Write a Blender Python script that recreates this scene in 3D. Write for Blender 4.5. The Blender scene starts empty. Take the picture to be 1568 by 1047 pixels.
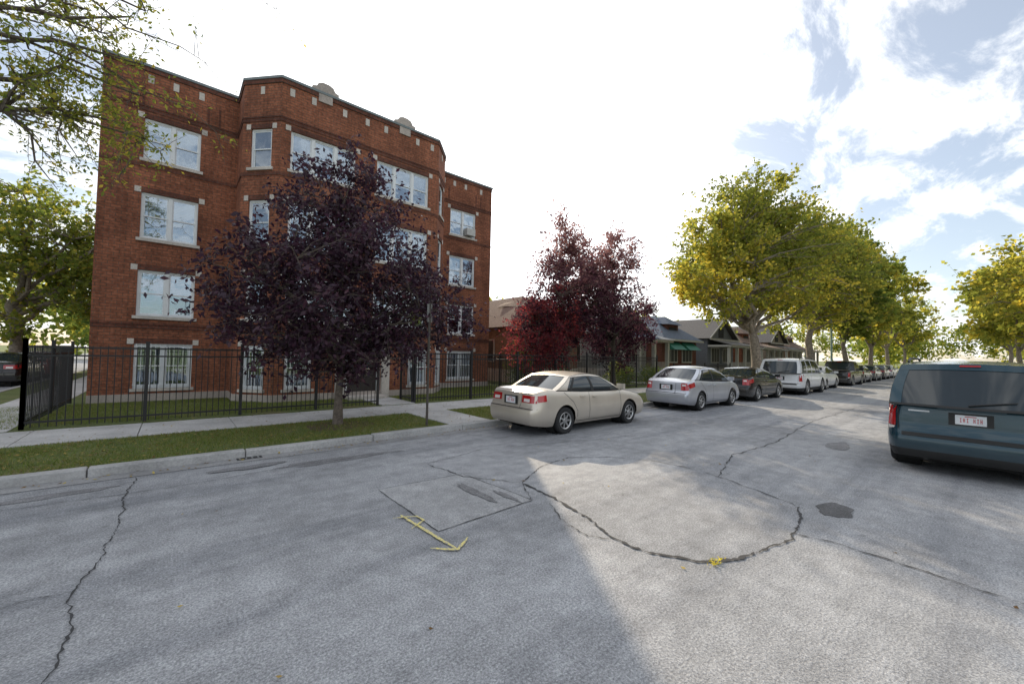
import bpy, math, random
import numpy as np
from mathutils import Vector, Matrix
random.seed(7); RNG=np.random.default_rng(7)
scene=bpy.context.scene
scene.view_settings.view_transform='Standard'
try: scene.view_settings.look='None'
except Exception: pass
scene.view_settings.exposure=0
COL=scene.collection

# ---------------------------------------------------------------- materials
def new_mat(name):
    m=bpy.data.materials.new(name); m.use_nodes=True
    nt=m.node_tree
    return m,nt,nt.nodes,nt.links,nt.nodes['Principled BSDF']
def setin(node,name,val):
    if name in node.inputs: node.inputs[name].default_value=val
def simple(name,col,rough=.6,metal=0,var=.12,scale=6,bump=0,coat=0,spec=None):
    m,nt,N,L,b=new_mat(name)
    setin(b,'Roughness',rough); setin(b,'Metallic',metal); setin(b,'Coat Weight',coat)
    setin(b,'Coat Roughness',.05)
    if spec is not None: setin(b,'Specular IOR Level',spec)
    tc=N.new('ShaderNodeTexCoord'); no=N.new('ShaderNodeTexNoise'); no.inputs['Scale'].default_value=scale
    no.inputs['Detail'].default_value=4
    L.new(tc.outputs['Object'],no.inputs['Vector'])
    r=N.new('ShaderNodeValToRGB'); r.color_ramp.elements[0].position=.3; r.color_ramp.elements[1].position=.7
    c=col
    r.color_ramp.elements[0].color=(c[0]*(1-var),c[1]*(1-var),c[2]*(1-var),1)
    r.color_ramp.elements[1].color=(min(1,c[0]*(1+var)),min(1,c[1]*(1+var)),min(1,c[2]*(1+var)),1)
    L.new(no.outputs['Fac'],r.inputs['Fac']); L.new(r.outputs['Color'],b.inputs['Base Color'])
    if bump>0:
        bp=N.new('ShaderNodeBump'); bp.inputs['Strength'].default_value=bump; bp.inputs['Distance'].default_value=.02
        L.new(no.outputs['Fac'],bp.inputs['Height']); L.new(bp.outputs['Normal'],b.inputs['Normal'])
    return m
def ramp(N,els):
    r=N.new('ShaderNodeValToRGB'); cr=r.color_ramp
    cr.elements[0].position=els[0][0]; cr.elements[0].color=els[0][1]+(1,) if len(els[0][1])==3 else els[0][1]
    cr.elements[1].position=els[-1][0]; cr.elements[1].color=els[-1][1]+(1,)
    for p,c in els[1:-1]:
        e=cr.elements.new(p); e.color=c+(1,)
    return r
def noise(N,L,vec,scale,detail=5,rough=.6,dist=0):
    n=N.new('ShaderNodeTexNoise'); n.inputs['Scale'].default_value=scale; n.inputs['Detail'].default_value=detail
    n.inputs['Roughness'].default_value=rough; n.inputs['Distortion'].default_value=dist
    L.new(vec,n.inputs['Vector']); return n
def mixc(N,L,mode,fac,a,b):
    m=N.new('ShaderNodeMix'); m.data_type='RGBA'; m.blend_type=mode
    def s(i,v):
        if hasattr(v,'default_value') or hasattr(v,'is_linked'): L.new(v,m.inputs[i])
        else: m.inputs[i].default_value=v
    s(0,fac); s(6,a); s(7,b)
    return m.outputs[2]

def asphalt(name,base,crack=True,speck=1.0):
    m,nt,N,L,b=new_mat(name)
    tc=N.new('ShaderNodeTexCoord'); v=tc.outputs['Object']
    n1=noise(N,L,v,.4,5,.65); n2=noise(N,L,v,4,4,.7); n3=noise(N,L,v,60,2,.8)
    vo=N.new('ShaderNodeTexVoronoi'); vo.inputs['Scale'].default_value=85; L.new(v,vo.inputs['Vector'])
    r1=ramp(N,[(.3,tuple(x*.74 for x in base)),(.5,base),(.7,tuple(x*1.16 for x in base))]); L.new(n1.outputs['Fac'],r1.inputs['Fac'])
    r2=ramp(N,[(.3,(.76,.76,.76)),(.7,(1.14,1.14,1.14))]); L.new(n2.outputs['Fac'],r2.inputs['Fac'])
    r3=ramp(N,[(.34,(.5,.5,.52)),(.5,(.97,.97,.97)),(.66,(1.45,1.44,1.42))]); L.new(n3.outputs['Fac'],r3.inputs['Fac'])
    r4=ramp(N,[(.0,(1.5,1.5,1.5)),(.25,(1,1,1)),(.6,(.75,.75,.75))]); L.new(vo.outputs['Distance'],r4.inputs['Fac'])
    c=mixc(N,L,'MULTIPLY',1.0,r1.outputs['Color'],r2.outputs['Color'])
    c=mixc(N,L,'MULTIPLY',.8*speck,c,r3.outputs['Color'])
    c=mixc(N,L,'MULTIPLY',.75*speck,c,r4.outputs['Color'])
    if crack:
        mp=N.new('ShaderNodeMapping'); mp.inputs['Scale'].default_value=(.12,1.3,1); L.new(v,mp.inputs['Vector'])
        n5=noise(N,L,mp.outputs['Vector'],1,5,.65); r5=ramp(N,[(.35,(.72,.73,.75)),(.5,(.98,.98,.98)),(.65,(1.12,1.12,1.12))]); L.new(n5.outputs['Fac'],r5.inputs['Fac'])
        c=mixc(N,L,'MULTIPLY',1.0,c,r5.outputs['Color'])
        vw=N.new('ShaderNodeVectorMath'); vw.operation='SCALE'; vw.inputs['Scale'].default_value=.35
        n6=noise(N,L,v,1.6,4,.7); L.new(n6.outputs['Color'],vw.inputs[0])
        va=N.new('ShaderNodeVectorMath'); va.operation='ADD'; L.new(v,va.inputs[0]); L.new(vw.outputs['Vector'],va.inputs[1])
        vd=N.new('ShaderNodeTexVoronoi'); vd.feature='DISTANCE_TO_EDGE'; vd.inputs['Scale'].default_value=4
        L.new(va.outputs['Vector'],vd.inputs['Vector'])
        rd=ramp(N,[(.0,(.5,.5,.5)),(.02,(1,1,1))]); L.new(vd.outputs['Distance'],rd.inputs['Fac'])
        n7=noise(N,L,v,.5,3,.5); r7=ramp(N,[(.54,(0,0,0)),(.68,(.7,.7,.7))]); L.new(n7.outputs['Fac'],r7.inputs['Fac'])
        c=mixc(N,L,'MULTIPLY',r7.outputs['Color'],c,rd.outputs['Color'])
        vs=N.new('ShaderNodeTexVoronoi'); vs.inputs['Scale'].default_value=1.7; L.new(va.outputs['Vector'],vs.inputs['Vector'])
        rs=ramp(N,[(.0,(.6,.6,.6)),(.045,(.75,.75,.75)),(.08,(1,1,1))]); L.new(vs.outputs['Distance'],rs.inputs['Fac'])
        c=mixc(N,L,'MULTIPLY',.85,c,rs.outputs['Color'])
    L.new(c,b.inputs['Base Color']); setin(b,'Roughness',.82); setin(b,'Specular IOR Level',.3)
    bp=N.new('ShaderNodeBump'); bp.inputs['Strength'].default_value=.6; bp.inputs['Distance'].default_value=.012
    L.new(n3.outputs['Fac'],bp.inputs['Height'])
    bp2=N.new('ShaderNodeBump'); bp2.inputs['Strength'].default_value=.3; bp2.inputs['Distance'].default_value=.03
    L.new(n2.outputs['Fac'],bp2.inputs['Height']); L.new(bp.outputs['Normal'],bp2.inputs['Normal'])
    L.new(bp2.outputs['Normal'],b.inputs['Normal'])
    return m
M_ASPH=asphalt('asphalt',(.37,.378,.395))
M_PATCH=asphalt('asphalt_patch',(.40,.405,.415),False,.7)
M_DARKP=asphalt('asphalt_dark',(.13,.13,.135),False)
M_STAIN=asphalt('asphalt_stain',(.25,.25,.26),False)
def concrete(name,base):
    m,nt,N,L,b=new_mat(name)
    tc=N.new('ShaderNodeTexCoord'); v=tc.outputs['Object']
    n1=noise(N,L,v,1.1,6,.65); n2=noise(N,L,v,30,4,.7)
    r1=ramp(N,[(.3,tuple(x*.7 for x in base)),(.7,tuple(x*1.12 for x in base))]); L.new(n1.outputs['Fac'],r1.inputs['Fac'])
    r2=ramp(N,[(.3,(.75,.75,.75)),(.7,(1.15,1.15,1.15))]); L.new(n2.outputs['Fac'],r2.inputs['Fac'])
    c=mixc(N,L,'MULTIPLY',1.0,r1.outputs['Color'],r2.outputs['Color'])
    L.new(c,b.inputs['Base Color']); setin(b,'Roughness',.9)
    bp=N.new('ShaderNodeBump'); bp.inputs['Strength'].default_value=.3; bp.inputs['Distance'].default_value=.01
    L.new(n2.outputs['Fac'],bp.inputs['Height']); L.new(bp.outputs['Normal'],b.inputs['Normal'])
    return m
M_CONC=concrete('concrete_walk',(.55,.54,.53)); M_KERB=concrete('concrete_kerb',(.46,.455,.45)); M_GUT=concrete('gutter_concrete',(.33,.33,.335))
M_STONE=concrete('limestone',(.62,.57,.52)); M_FOUND=concrete('foundation_stone',(.48,.42,.38))
def grassmat(name,c1,c2,c3):
    m,nt,N,L,b=new_mat(name)
    tc=N.new('ShaderNodeTexCoord'); v=tc.outputs['Object']
    n1=noise(N,L,v,1.2,5,.6); n2=noise(N,L,v,45,4,.8)
    r1=ramp(N,[(.3,c1),(.5,c2),(.72,c3)]); L.new(n1.outputs['Fac'],r1.inputs['Fac'])
    r2=ramp(N,[(.3,(.45,.45,.45)),(.7,(1.5,1.5,1.4))]); L.new(n2.outputs['Fac'],r2.inputs['Fac'])
    c=mixc(N,L,'MULTIPLY',1.0,r1.outputs['Color'],r2.outputs['Color'])
    L.new(c,b.inputs['Base Color']); setin(b,'Roughness',.95)
    bp=N.new('ShaderNodeBump'); bp.inputs['Strength'].default_value=.8; bp.inputs['Distance'].default_value=.03
    L.new(n2.outputs['Fac'],bp.inputs['Height']); L.new(bp.outputs['Normal'],b.inputs['Normal'])
    return m
M_GRASS=grassmat('lawn',(.10,.12,.035),(.13,.17,.045),(.2,.16,.08))

def brick(name,c1,c2,mortar):
    m,nt,N,L,b=new_mat(name)
    geo=N.new('ShaderNodeNewGeometry')
    cr=N.new('ShaderNodeVectorMath'); cr.operation='CROSS_PRODUCT'; L.new(geo.outputs['True Normal'],cr.inputs[0]); cr.inputs[1].default_value=(0,0,1)
    nn=N.new('ShaderNodeVectorMath'); nn.operation='NORMALIZE'; L.new(cr.outputs['Vector'],nn.inputs[0])
    dt=N.new('ShaderNodeVectorMath'); dt.operation='DOT_PRODUCT'; L.new(nn.outputs['Vector'],dt.inputs[0]); L.new(geo.outputs['Position'],dt.inputs[1])
    sp=N.new('ShaderNodeSeparateXYZ'); L.new(geo.outputs['Position'],sp.inputs[0])
    cb=N.new('ShaderNodeCombineXYZ'); L.new(dt.outputs['Value'],cb.inputs[0]); L.new(sp.outputs['Z'],cb.inputs[1])
    bt=N.new('ShaderNodeTexBrick'); L.new(cb.outputs[0],bt.inputs['Vector'])
    bt.inputs['Scale'].default_value=1; bt.inputs['Brick Width'].default_value=.24; bt.inputs['Row Height'].default_value=.085
    bt.inputs['Mortar Size'].default_value=.010; bt.inputs['Mortar Smooth'].default_value=.3
    bt.inputs['Color1'].default_value=c1+(1,); bt.inputs['Color2'].default_value=c2+(1,); bt.inputs['Mortar'].default_value=mortar+(1,)
    bt.inputs['Bias'].default_value=-.1
    n1=noise(N,L,geo.outputs['Position'],.8,5,.65); r1=ramp(N,[(.3,(.74,.72,.72)),(.7,(1.2,1.17,1.14))]); L.new(n1.outputs['Fac'],r1.inputs['Fac'])
    n2=noise(N,L,cb.outputs[0],11,3,.7); r2=ramp(N,[(.3,(.62,.6,.58)),(.7,(1.35,1.35,1.32))]); L.new(n2.outputs['Fac'],r2.inputs['Fac'])
    mp=N.new('ShaderNodeMapping'); mp.inputs['Scale'].default_value=(2.2,.25,1); L.new(cb.outputs[0],mp.inputs['Vector'])
    n4=noise(N,L,mp.outputs['Vector'],1,4,.6); r4=ramp(N,[(.35,(.78,.78,.78)),(.6,(1.08,1.08,1.08))]); L.new(n4.outputs['Fac'],r4.inputs['Fac'])
    c=mixc(N,L,'MULTIPLY',1.0,bt.outputs['Color'],r1.outputs['Color'])
    c=mixc(N,L,'MULTIPLY',1.0,c,r2.outputs['Color']); c=mixc(N,L,'MULTIPLY',1.0,c,r4.outputs['Color'])
    L.new(c,b.inputs['Base Color']); setin(b,'Roughness',.88); setin(b,'Specular IOR Level',.25)
    bp=N.new('ShaderNodeBump'); bp.inputs['Strength'].default_value=.5; bp.inputs['Distance'].default_value=.01; bp.invert=True
    L.new(bt.outputs['Fac'],bp.inputs['Height']); L.new(bp.outputs['Normal'],b.inputs['Normal'])
    return m
M_BRICK=brick('red_brick',(.33,.125,.072),(.23,.085,.052),(.14,.088,.065))
M_BRICKD=brick('dark_brick',(.17,.065,.045),(.13,.052,.038),(.09,.065,.055))
M_BRICKT=brick('tan_brick',(.28,.19,.13),(.23,.15,.11),(.2,.17,.15))
M_WHITE=simple('white_frame',(.74,.76,.78),.5,var=.05)
M_TRIMH=simple('cream_trim',(.42,.41,.38),.6,var=.1)
M_BLACK=simple('black_iron',(.012,.012,.014),.45,var=.3,scale=20)
M_DARKIN=simple('dark_interior',(.02,.022,.026),.8)
M_BLIND=simple('blinds',(.48,.52,.58),.7,var=.15,scale=3)
M_SHING=simple('roof_shingles',(.16,.105,.08),.9,var=.3,scale=14,bump=.5)
M_SHINGB=simple('slate_blue_roof',(.10,.125,.17),.85,var=.25,scale=10,bump=.4)
M_SHINGG=simple('grey_roof',(.14,.13,.125),.9,var=.25,scale=12,bump=.5)
M_GREEN=simple('green_awning',(.02,.16,.11),.6)
M_BARK=simple('bark',(.13,.105,.085),.95,var=.35,scale=18,bump=.9)
M_BARKG=simple('bark_grey',(.24,.2,.16),.95,var=.4,scale=9,bump=.9)
def fadedpaint():
    m,nt,N,L,b=new_mat('faded_yellow_paint'); tc=N.new('ShaderNodeTexCoord'); n1=noise(N,L,tc.outputs['Object'],45,4,.8)
    r=ramp(N,[(.42,(.32,.32,.31)),(.52,(.7,.6,.2)),(.8,(.85,.75,.2))]); L.new(n1.outputs['Fac'],r.inputs['Fac']); L.new(r.outputs['Color'],b.inputs['Base Color']); setin(b,'Roughness',.85); return m
M_YEL=fadedpaint()
M_CRACK=simple('crack_fill',(.045,.045,.047),.95)
M_STEEL=simple('galvanised_steel',(.3,.31,.31),.5,.6)
M_POLE=simple('pale_green_pole',(.25,.36,.32),.6)
M_DIRT=simple('dirt_mulch',(.1,.07,.045),.95,var=.4,scale=25,bump=.8)
def glassmat(name,add=.22):
    m,nt,N,L,b=new_mat(name)
    out=[n for n in N if n.type=='OUTPUT_MATERIAL'][0]
    tr=N.new('ShaderNodeBsdfTransparent'); tr.inputs['Color'].default_value=(.7,.76,.8,1)
    gl=N.new('ShaderNodeBsdfGlossy'); gl.inputs['Color'].default_value=(.8,.9,1,1); gl.inputs['Roughness'].default_value=.02
    tc=N.new('ShaderNodeTexCoord'); n=noise(N,L,tc.outputs['Object'],1.5,2,.5)
    bp=N.new('ShaderNodeBump'); bp.inputs['Strength'].default_value=.1; bp.inputs['Distance'].default_value=.06
    L.new(n.outputs['Fac'],bp.inputs['Height']); L.new(bp.outputs['Normal'],gl.inputs['Normal'])
    fr=N.new('ShaderNodeLayerWeight'); fr.inputs['Blend'].default_value=.35
    mp=N.new('ShaderNodeMath'); mp.operation='ADD'; mp.inputs[1].default_value=add; mp.use_clamp=True
    L.new(fr.outputs['Fresnel'],mp.inputs[0])
    mx=N.new('ShaderNodeMixShader'); L.new(mp.outputs[0],mx.inputs[0]); L.new(tr.outputs[0],mx.inputs[1]); L.new(gl.outputs[0],mx.inputs[2])
    L.new(mx.outputs[0],out.inputs['Surface'])
    return m
M_GLASS=glassmat('window_glass')
def leafmat(name,els,trans=.4,gloss=False,val=1.7):
    m,nt,N,L,b=new_mat(name)
    out=[n for n in N if n.type=='OUTPUT_MATERIAL'][0]
    at=N.new('ShaderNodeAttribute'); at.attribute_name='rnd'
    r=ramp(N,els); L.new(at.outputs['Fac'],r.inputs['Fac'])
    if gloss:
        L.new(r.outputs['Color'],b.inputs['Base Color']); setin(b,'Roughness',.42); setin(b,'Specular IOR Level',.45); d=b
    else:
        d=N.new('ShaderNodeBsdfDiffuse'); L.new(r.outputs['Color'],d.inputs['Color'])
    t=N.new('ShaderNodeBsdfTranslucent')
    hs=N.new('ShaderNodeHueSaturation'); hs.inputs['Saturation'].default_value=1.05; hs.inputs['Value'].default_value=val
    L.new(r.outputs['Color'],hs.inputs['Color']); L.new(hs.outputs['Color'],t.inputs['Color'])
    mx=N.new('ShaderNodeMixShader'); mx.inputs[0].default_value=trans
    L.new(d.outputs[0],mx.inputs[1]); L.new(t.outputs[0],mx.inputs[2]); L.new(mx.outputs[0],out.inputs['Surface'])
    return m
LM_PURP=leafmat('purple_leaves',[(0,(.024,.012,.024)),(.5,(.045,.018,.036)),(.85,(.075,.028,.045)),(1,(.13,.05,.055))],.3,True)
LM_PURP2=leafmat('purple_leaves_pale',[(0,(.03,.014,.025)),(.35,(.06,.024,.038)),(.7,(.15,.07,.085)),(1,(.32,.18,.17))],.42)
LM_RED=leafmat('red_purple_leaves',[(0,(.06,.02,.03)),(.4,(.13,.035,.045)),(.8,(.3,.06,.06)),(1,(.4,.12,.08))],.5)
LM_YG=leafmat('yellow_green_leaves',[(0,(.13,.16,.04)),(.4,(.24,.26,.055)),(.75,(.42,.38,.075)),(1,(.6,.47,.08))],.52,val=1.6)
LM_YG2=leafmat('green_yellow_leaves',[(0,(.10,.14,.035)),(.45,(.18,.22,.05)),(.8,(.34,.32,.065)),(1,(.54,.42,.08))],.52,val=1.6)
LM_GR=leafmat('green_leaves',[(0,(.07,.115,.035)),(.5,(.12,.18,.05)),(.85,(.22,.25,.06)),(1,(.42,.36,.07))],.45)
LM_FALL=leafmat('fallen_leaf',[(0,(.15,.09,.045)),(.5,(.26,.17,.07)),(1,(.48,.38,.12))],.1)
LM_GRASS=leafmat('grass_blades',[(0,(.09,.12,.03)),(.5,(.15,.2,.05)),(.85,(.22,.23,.075)),(1,(.32,.27,.12))],.35)

# ---------------------------------------------------------------- mesh tools
class MB:
    def __init__(s,origin=(0,0,0)): s.v=[];s.f=[];s.m=[];s.o=Vector(origin)
    def add(s,vs,fs,mi=0):
        k=len(s.v); s.v+= [tuple(x) for x in vs]; s.f+=[tuple(i+k for i in f) for f in fs]; s.m+=[mi]*len(fs)
    def box(s,x0,x1,y0,y1,z0,z1,mi=0):
        s.add([(x0,y0,z0),(x1,y0,z0),(x1,y1,z0),(x0,y1,z0),(x0,y0,z1),(x1,y0,z1),(x1,y1,z1),(x0,y1,z1)],
              [(0,3,2,1),(4,5,6,7),(0,1,5,4),(1,2,6,5),(2,3,7,6),(3,0,4,7)],mi)
    def wbox(s,W,u0,u1,n0,n1,z0,z1,mi=0):
        p0,d,n=W
        def P(u,k,z): return (p0[0]+d[0]*u+n[0]*k,p0[1]+d[1]*u+n[1]*k,z)
        s.add([P(u0,n1,z0),P(u1,n1,z0),P(u1,n0,z0),P(u0,n0,z0),P(u0,n1,z1),P(u1,n1,z1),P(u1,n0,z1),P(u0,n0,z1)],
              [(0,3,2,1),(4,5,6,7),(0,1,5,4),(1,2,6,5),(2,3,7,6),(3,0,4,7)],mi)
    def prism(s,pts,off,mi=0):
        n=len(pts); off=Vector(off); a=[Vector(p) for p in pts]; b=[p+off for p in a]
        s.add(a+b,[tuple(range(n-1,-1,-1)),tuple(range(n,2*n))]+[(i,(i+1)%n,n+(i+1)%n,n+i) for i in range(n)],mi)
    def tube(s,pts,rs,n=6,mi=0,cap=True):
        pts=[Vector(p) for p in pts]; k=len(s.v); up=Vector((.13,.21,1)).normalized()
        for i,p in enumerate(pts):
            t=(pts[min(i+1,len(pts)-1)]-pts[max(i-1,0)])
            if t.length<1e-6: t=Vector((0,0,1))
            t.normalize(); a=t.cross(up)
            if a.length<.05: a=t.cross(Vector((1,0,0)))
            a.normalize(); b=t.cross(a)
            for j in range(n):
                an=2*math.pi*j/n; q=p+(a*math.cos(an)+b*math.sin(an))*rs[i]; s.v.append((q.x,q.y,q.z))
        for i in range(len(pts)-1):
            for j in range(n):
                s.f.append((k+i*n+j,k+i*n+(j+1)%n,k+(i+1)*n+(j+1)%n,k+(i+1)*n+j)); s.m.append(mi)
        if cap:
            s.f.append(tuple(k+j for j in range(n))); s.m.append(mi)
            kk=k+(len(pts)-1)*n; s.f.append(tuple(kk+n-1-j for j in range(n))); s.m.append(mi)
    def lathe(s,prof,c,n=32,mi=0):
        k=len(s.v)
        for r,y in prof:
            for j in range(n):
                a=2*math.pi*j/n
                s.v.append((c[0]+r*math.cos(a),c[1]+y,c[2]+r*math.sin(a)))
        for i in range(len(prof)-1):
            for j in range(n):
                s.f.append((k+i*n+j,k+i*n+(j+1)%n,k+(i+1)*n+(j+1)%n,k+(i+1)*n+j)); s.m.append(mi)
    def grid(s,fn,us,vs,mi=0):
        k=len(s.v); nu=len(us); nv=len(vs)
        for u in us:
            for v in vs: s.v.append(tuple(fn(u,v)))
        for i in range(nu-1):
            for j in range(nv-1):
                s.f.append((k+i*nv+j,k+(i+1)*nv+j,k+(i+1)*nv+j+1,k+i*nv+j+1)); s.m.append(mi)
    def obj(s,name,mats,parent=None,smooth=None,recalc=False,bevel=0):
        me=bpy.data.meshes.new(name); o=s.o
        me.from_pydata([(a-o.x,b-o.y,c-o.z) for a,b,c in s.v],[],s.f)
        for m in mats: me.materials.append(m)
        me.polygons.foreach_set('material_index',s.m)
        if recalc:
            import bmesh
            bm=bmesh.new(); bm.from_mesh(me); bmesh.ops.recalc_face_normals(bm,faces=bm.faces); bm.to_mesh(me); bm.free()
        if smooth is not None:
            me.polygons.foreach_set('use_smooth',[True]*len(me.polygons))
            me.set_sharp_from_angle(angle=math.radians(smooth))
        me.update()
        ob=bpy.data.objects.new(name,me); COL.objects.link(ob)
        if parent: ob.parent=parent
        else: ob.location=o
        if bevel>0:
            bv=ob.modifiers.new('bevel','BEVEL'); bv.width=bevel; bv.segments=2; bv.limit_method='ANGLE'
        return ob
def empty(name,loc=(0,0,0),rot=0):
    e=bpy.data.objects.new(name,None); e.location=loc; e.rotation_euler=(0,0,rot); COL.objects.link(e); return e
def np_mesh(name,V,nper,mat,rnd=None,parent=None,origin=(0,0,0)):
    n=len(V)//nper; me=bpy.data.meshes.new(name)
    V=V-np.array(origin)
    me.vertices.add(len(V)); me.vertices.foreach_set('co',V.astype(np.float32).ravel())
    me.loops.add(len(V)); me.loops.foreach_set('vertex_index',np.arange(len(V),dtype=np.int32))
    me.polygons.add(n); me.polygons.foreach_set('loop_start',np.arange(0,len(V),nper,dtype=np.int32))
    me.update(calc_edges=True)
    if rnd is not None:
        a=me.attributes.new('rnd','FLOAT','FACE'); a.data.foreach_set('value',rnd.astype(np.float32))
    me.materials.append(mat)
    ob=bpy.data.objects.new(name,me); COL.objects.link(ob)
    if parent: ob.parent=parent
    else: ob.location=origin
    return ob
def leaf_verts(C,size,rng,droop=.3,aspect=.5,flat=False):
    n=len(C); A=rng.normal(size=(n,3)); 
    if flat: A[:,2]*=.12
    else: A[:,2]=A[:,2]*.8-droop
    A/=np.linalg.norm(A,axis=1)[:,None]
    Q=rng.normal(size=(n,3)); 
    if flat: Q=np.tile([0,0,1.],(n,1))+Q*.15
    B=np.cross(A,Q); B/=np.linalg.norm(B,axis=1)[:,None]+1e-9
    Nn=np.cross(A,B)
    s=(size*rng.uniform(.6,1.3,n))[:,None]; w=s*aspect*.5
    v0=C; v1=C+A*s*.45+B*w+Nn*s*.08; v2=C+A*s; v3=C+A*s*.45-B*w+Nn*s*.08
    return np.stack([v0,v1,v2,v3],1).reshape(-1,3)

def make_tree(name,base,H,fork,tr,lobes,nclust,per,leaf,sig,lmat,bark,seed,nlimb=10,lean=(0,0),aspect=.5,droop=.3,
              outer=.45,ygrad=None,extra=None,twig=.012,bare=None,toph=.86):
    rng=np.random.default_rng(seed); base=np.array(base,float)
    e=empty(name,tuple(base))
    W=np.array([l[6] if len(l)>6 else 1 for l in lobes],float); W/=W.sum()
    idx=rng.choice(len(lobes),nclust,p=W); Cs=[]
    for i in idx:
        l=lobes[i]; d=rng.normal(size=3); d/=np.linalg.norm(d); r=rng.uniform()**outer
        Cs.append(base+np.array(l[:3])+d*r*np.array(l[3:6]))
    Cs=np.array(Cs)
    if extra is not None: Cs=np.vstack([Cs,base+np.array(extra)])
    mb=MB(base)
    npt=9; T=[]
    for i in range(npt):
        t=i/(npt-1); T.append(base+np.array([lean[0]*t+ (rng.normal()*.012*H if i>1 else 0),lean[1]*t+(rng.normal()*.012*H if i>1 else 0),H*toph*t-.05]))
    T=np.array(T); R=[tr*(1.35 if i==0 else 1)*(1-.88*(i/(npt-1))**.9) for i in range(npt)]
    mb.tube(T,R,10)
    nodes=[];nrad=[]
    tz=lambda z: np.array([np.interp(z,T[:,2],T[:,0]),np.interp(z,T[:,2],T[:,1]),z])
    far=Cs[rng.permutation(len(Cs))]
    for k in range(nlimb):
        best=max(far[rng.integers(0,len(far),6)],key=lambda c:np.hypot(c[0]-base[0],c[1]-base[1])+.25*abs(c[2]-base[2]-H*.5))
        zmin=base[2]+fork; z0=min(max(zmin,zmin+(best[2]-zmin)*rng.uniform(.05,.5)),base[2]+H*.75)
        s=tz(z0); r0=tr*.5*(1-.6*(z0-base[2])/H)
        P=[];RR=[]
        L=np.linalg.norm(best-s)
        for j in range(7):
            t=j/6; p=s+(best-s)*t+np.array([0,0,1])*math.sin(t*math.pi)*L*.08+ (rng.normal(size=3)*L*.03 if 0<j<6 else 0)
            P.append(p);RR.append(r0*(1-.82*t)); nodes.append(p); nrad.append(RR[-1])
        mb.tube(P,RR,6)
    for i in range(2,npt): 
        if T[i][2]>base[2]+fork: nodes.append(T[i]); nrad.append(R[i])
    nodes=np.array(nodes); 
    LC=[];LR=[]
    for c in Cs:
        dd=np.linalg.norm(nodes-c,axis=1)+np.maximum(0,nodes[:,2]-c[2])*.6
        j=int(np.argmin(dd)); s=nodes[j]; L=np.linalg.norm(c-s)
        P=[s+(c-s)*t+ (rng.normal(size=3)*L*.05 if 0<t<1 else 0)+np.array([0,0,1])*math.sin(t*math.pi)*L*.06 for t in (0,.33,.66,1)]
        r0=min(nrad[j]*.7,twig*2.2); mb.tube(P,[r0,r0*.75,r0*.5,twig*.35],4,cap=False)
        n=int(per*rng.uniform(.4,1.6)); nb=int(n*.25)
        for q in range(3):
            e2=c+rng.normal(size=3)*sig*1.2; mb.tube([P[2],(P[2]+e2)/2+rng.normal(size=3)*sig*.15,e2],[twig*.45,twig*.35,twig*.15],3,cap=False)
            m2=n//5; tt=rng.uniform(.3,1.05,m2)[:,None]
            LC.append(P[2]+(e2-P[2])*tt+rng.normal(size=(m2,3))*sig*.22); LR.append(np.full(m2,rng.uniform()))
        t=rng.uniform(.4,1,nb)[:,None]; LC.append(s+(c-s)*t+rng.normal(size=(nb,3))*sig*.35)
        LR.append(np.full(nb,rng.uniform()))
        m3=n-nb-3*(n//5)
        LC.append(c+rng.normal(size=(max(m3,1),3))*sig*np.array([1,1,.7])*.75); LR.append(np.full(max(m3,1),rng.uniform()))
    if bare is not None:
        for P in bare:
            P=[base+np.array(p) for p in P]; n=len(P); mb.tube(P,[twig*1.6*(1-.8*i/(n-1)) for i in range(n)],5)
            for i in range(1,n):
                for q in range(3):
                    s=P[i-1]+(P[i]-P[i-1])*rng.uniform(.1,.9); e2=s+(P[i]-P[i-1])*.55*rng.uniform(.5,1)+rng.normal(size=3)*.28
                    mb.tube([s,(s+e2)/2+rng.normal(size=3)*.04,e2],[twig*.6,twig*.4,twig*.2],3,cap=False)
                    k=5; LC.append(s+(e2-s)*rng.uniform(.3,1,(k,1))+rng.normal(size=(k,3))*.05); LR.append(np.full(k,rng.uniform()))
    C=np.vstack(LC); cl=np.concatenate(LR)
    rn=.45*cl+.55*rng.uniform(size=len(C))
    if ygrad: rn=np.clip(rn+ygrad((C-base)),0,1)
    mb.obj('trunk_and_limbs',[bark],e,smooth=60)
    np_mesh('foliage',leaf_verts(C,leaf,rng,droop,aspect),4,lmat,rn,e,tuple(base))
    return e

# ---------------------------------------------------------------- ground, road
KY=7.9; KR=-1.25; XL=-4.7
mb=MB(); mb.add([(-600,-600,-.02),(900,-600,-.02),(900,900,-.02),(-600,900,-.02)],[(0,1,2,3)]); mb.obj('ground',[M_GRASS])
m=MB()
m.add([(-120,KR-.15,0),(260,KR-.15,0),(260,KY+.15,0),(-120,KY+.15,0)],[(0,1,2,3)])
m.add([(-15,KY+.15,0),(XL,KY+.15,0),(XL,140,0),(-15,140,0)],[(0,1,2,3)])
m.obj('road',[M_ASPH])
def kerb(name,x0,x1,y0,y1,axis='x',seg=2.2):
    m=MB(); a=x0 if axis=='x' else y0; e=x1 if axis=='x' else y1
    while a<e:
        b=min(a+seg*random.uniform(.8,1.2),e); dz=random.uniform(-.012,.008); dy=random.uniform(-.008,.008)
        if axis=='x': m.box(a+.006,b-.006,y0+dy,y1+dy,-.05,.13+dz)
        else: m.box(x0+dy,x1+dy,a+.006,b-.006,-.05,.13+dz)
        a=b
    return m.obj(name,[M_KERB],bevel=.02)
kerb('kerb',XL,200,KY,KY+.17); kerb('kerb',-60,200,KR-.17,KR); kerb('kerb',XL,XL+.17,KY+.17,140,axis='y')
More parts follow.
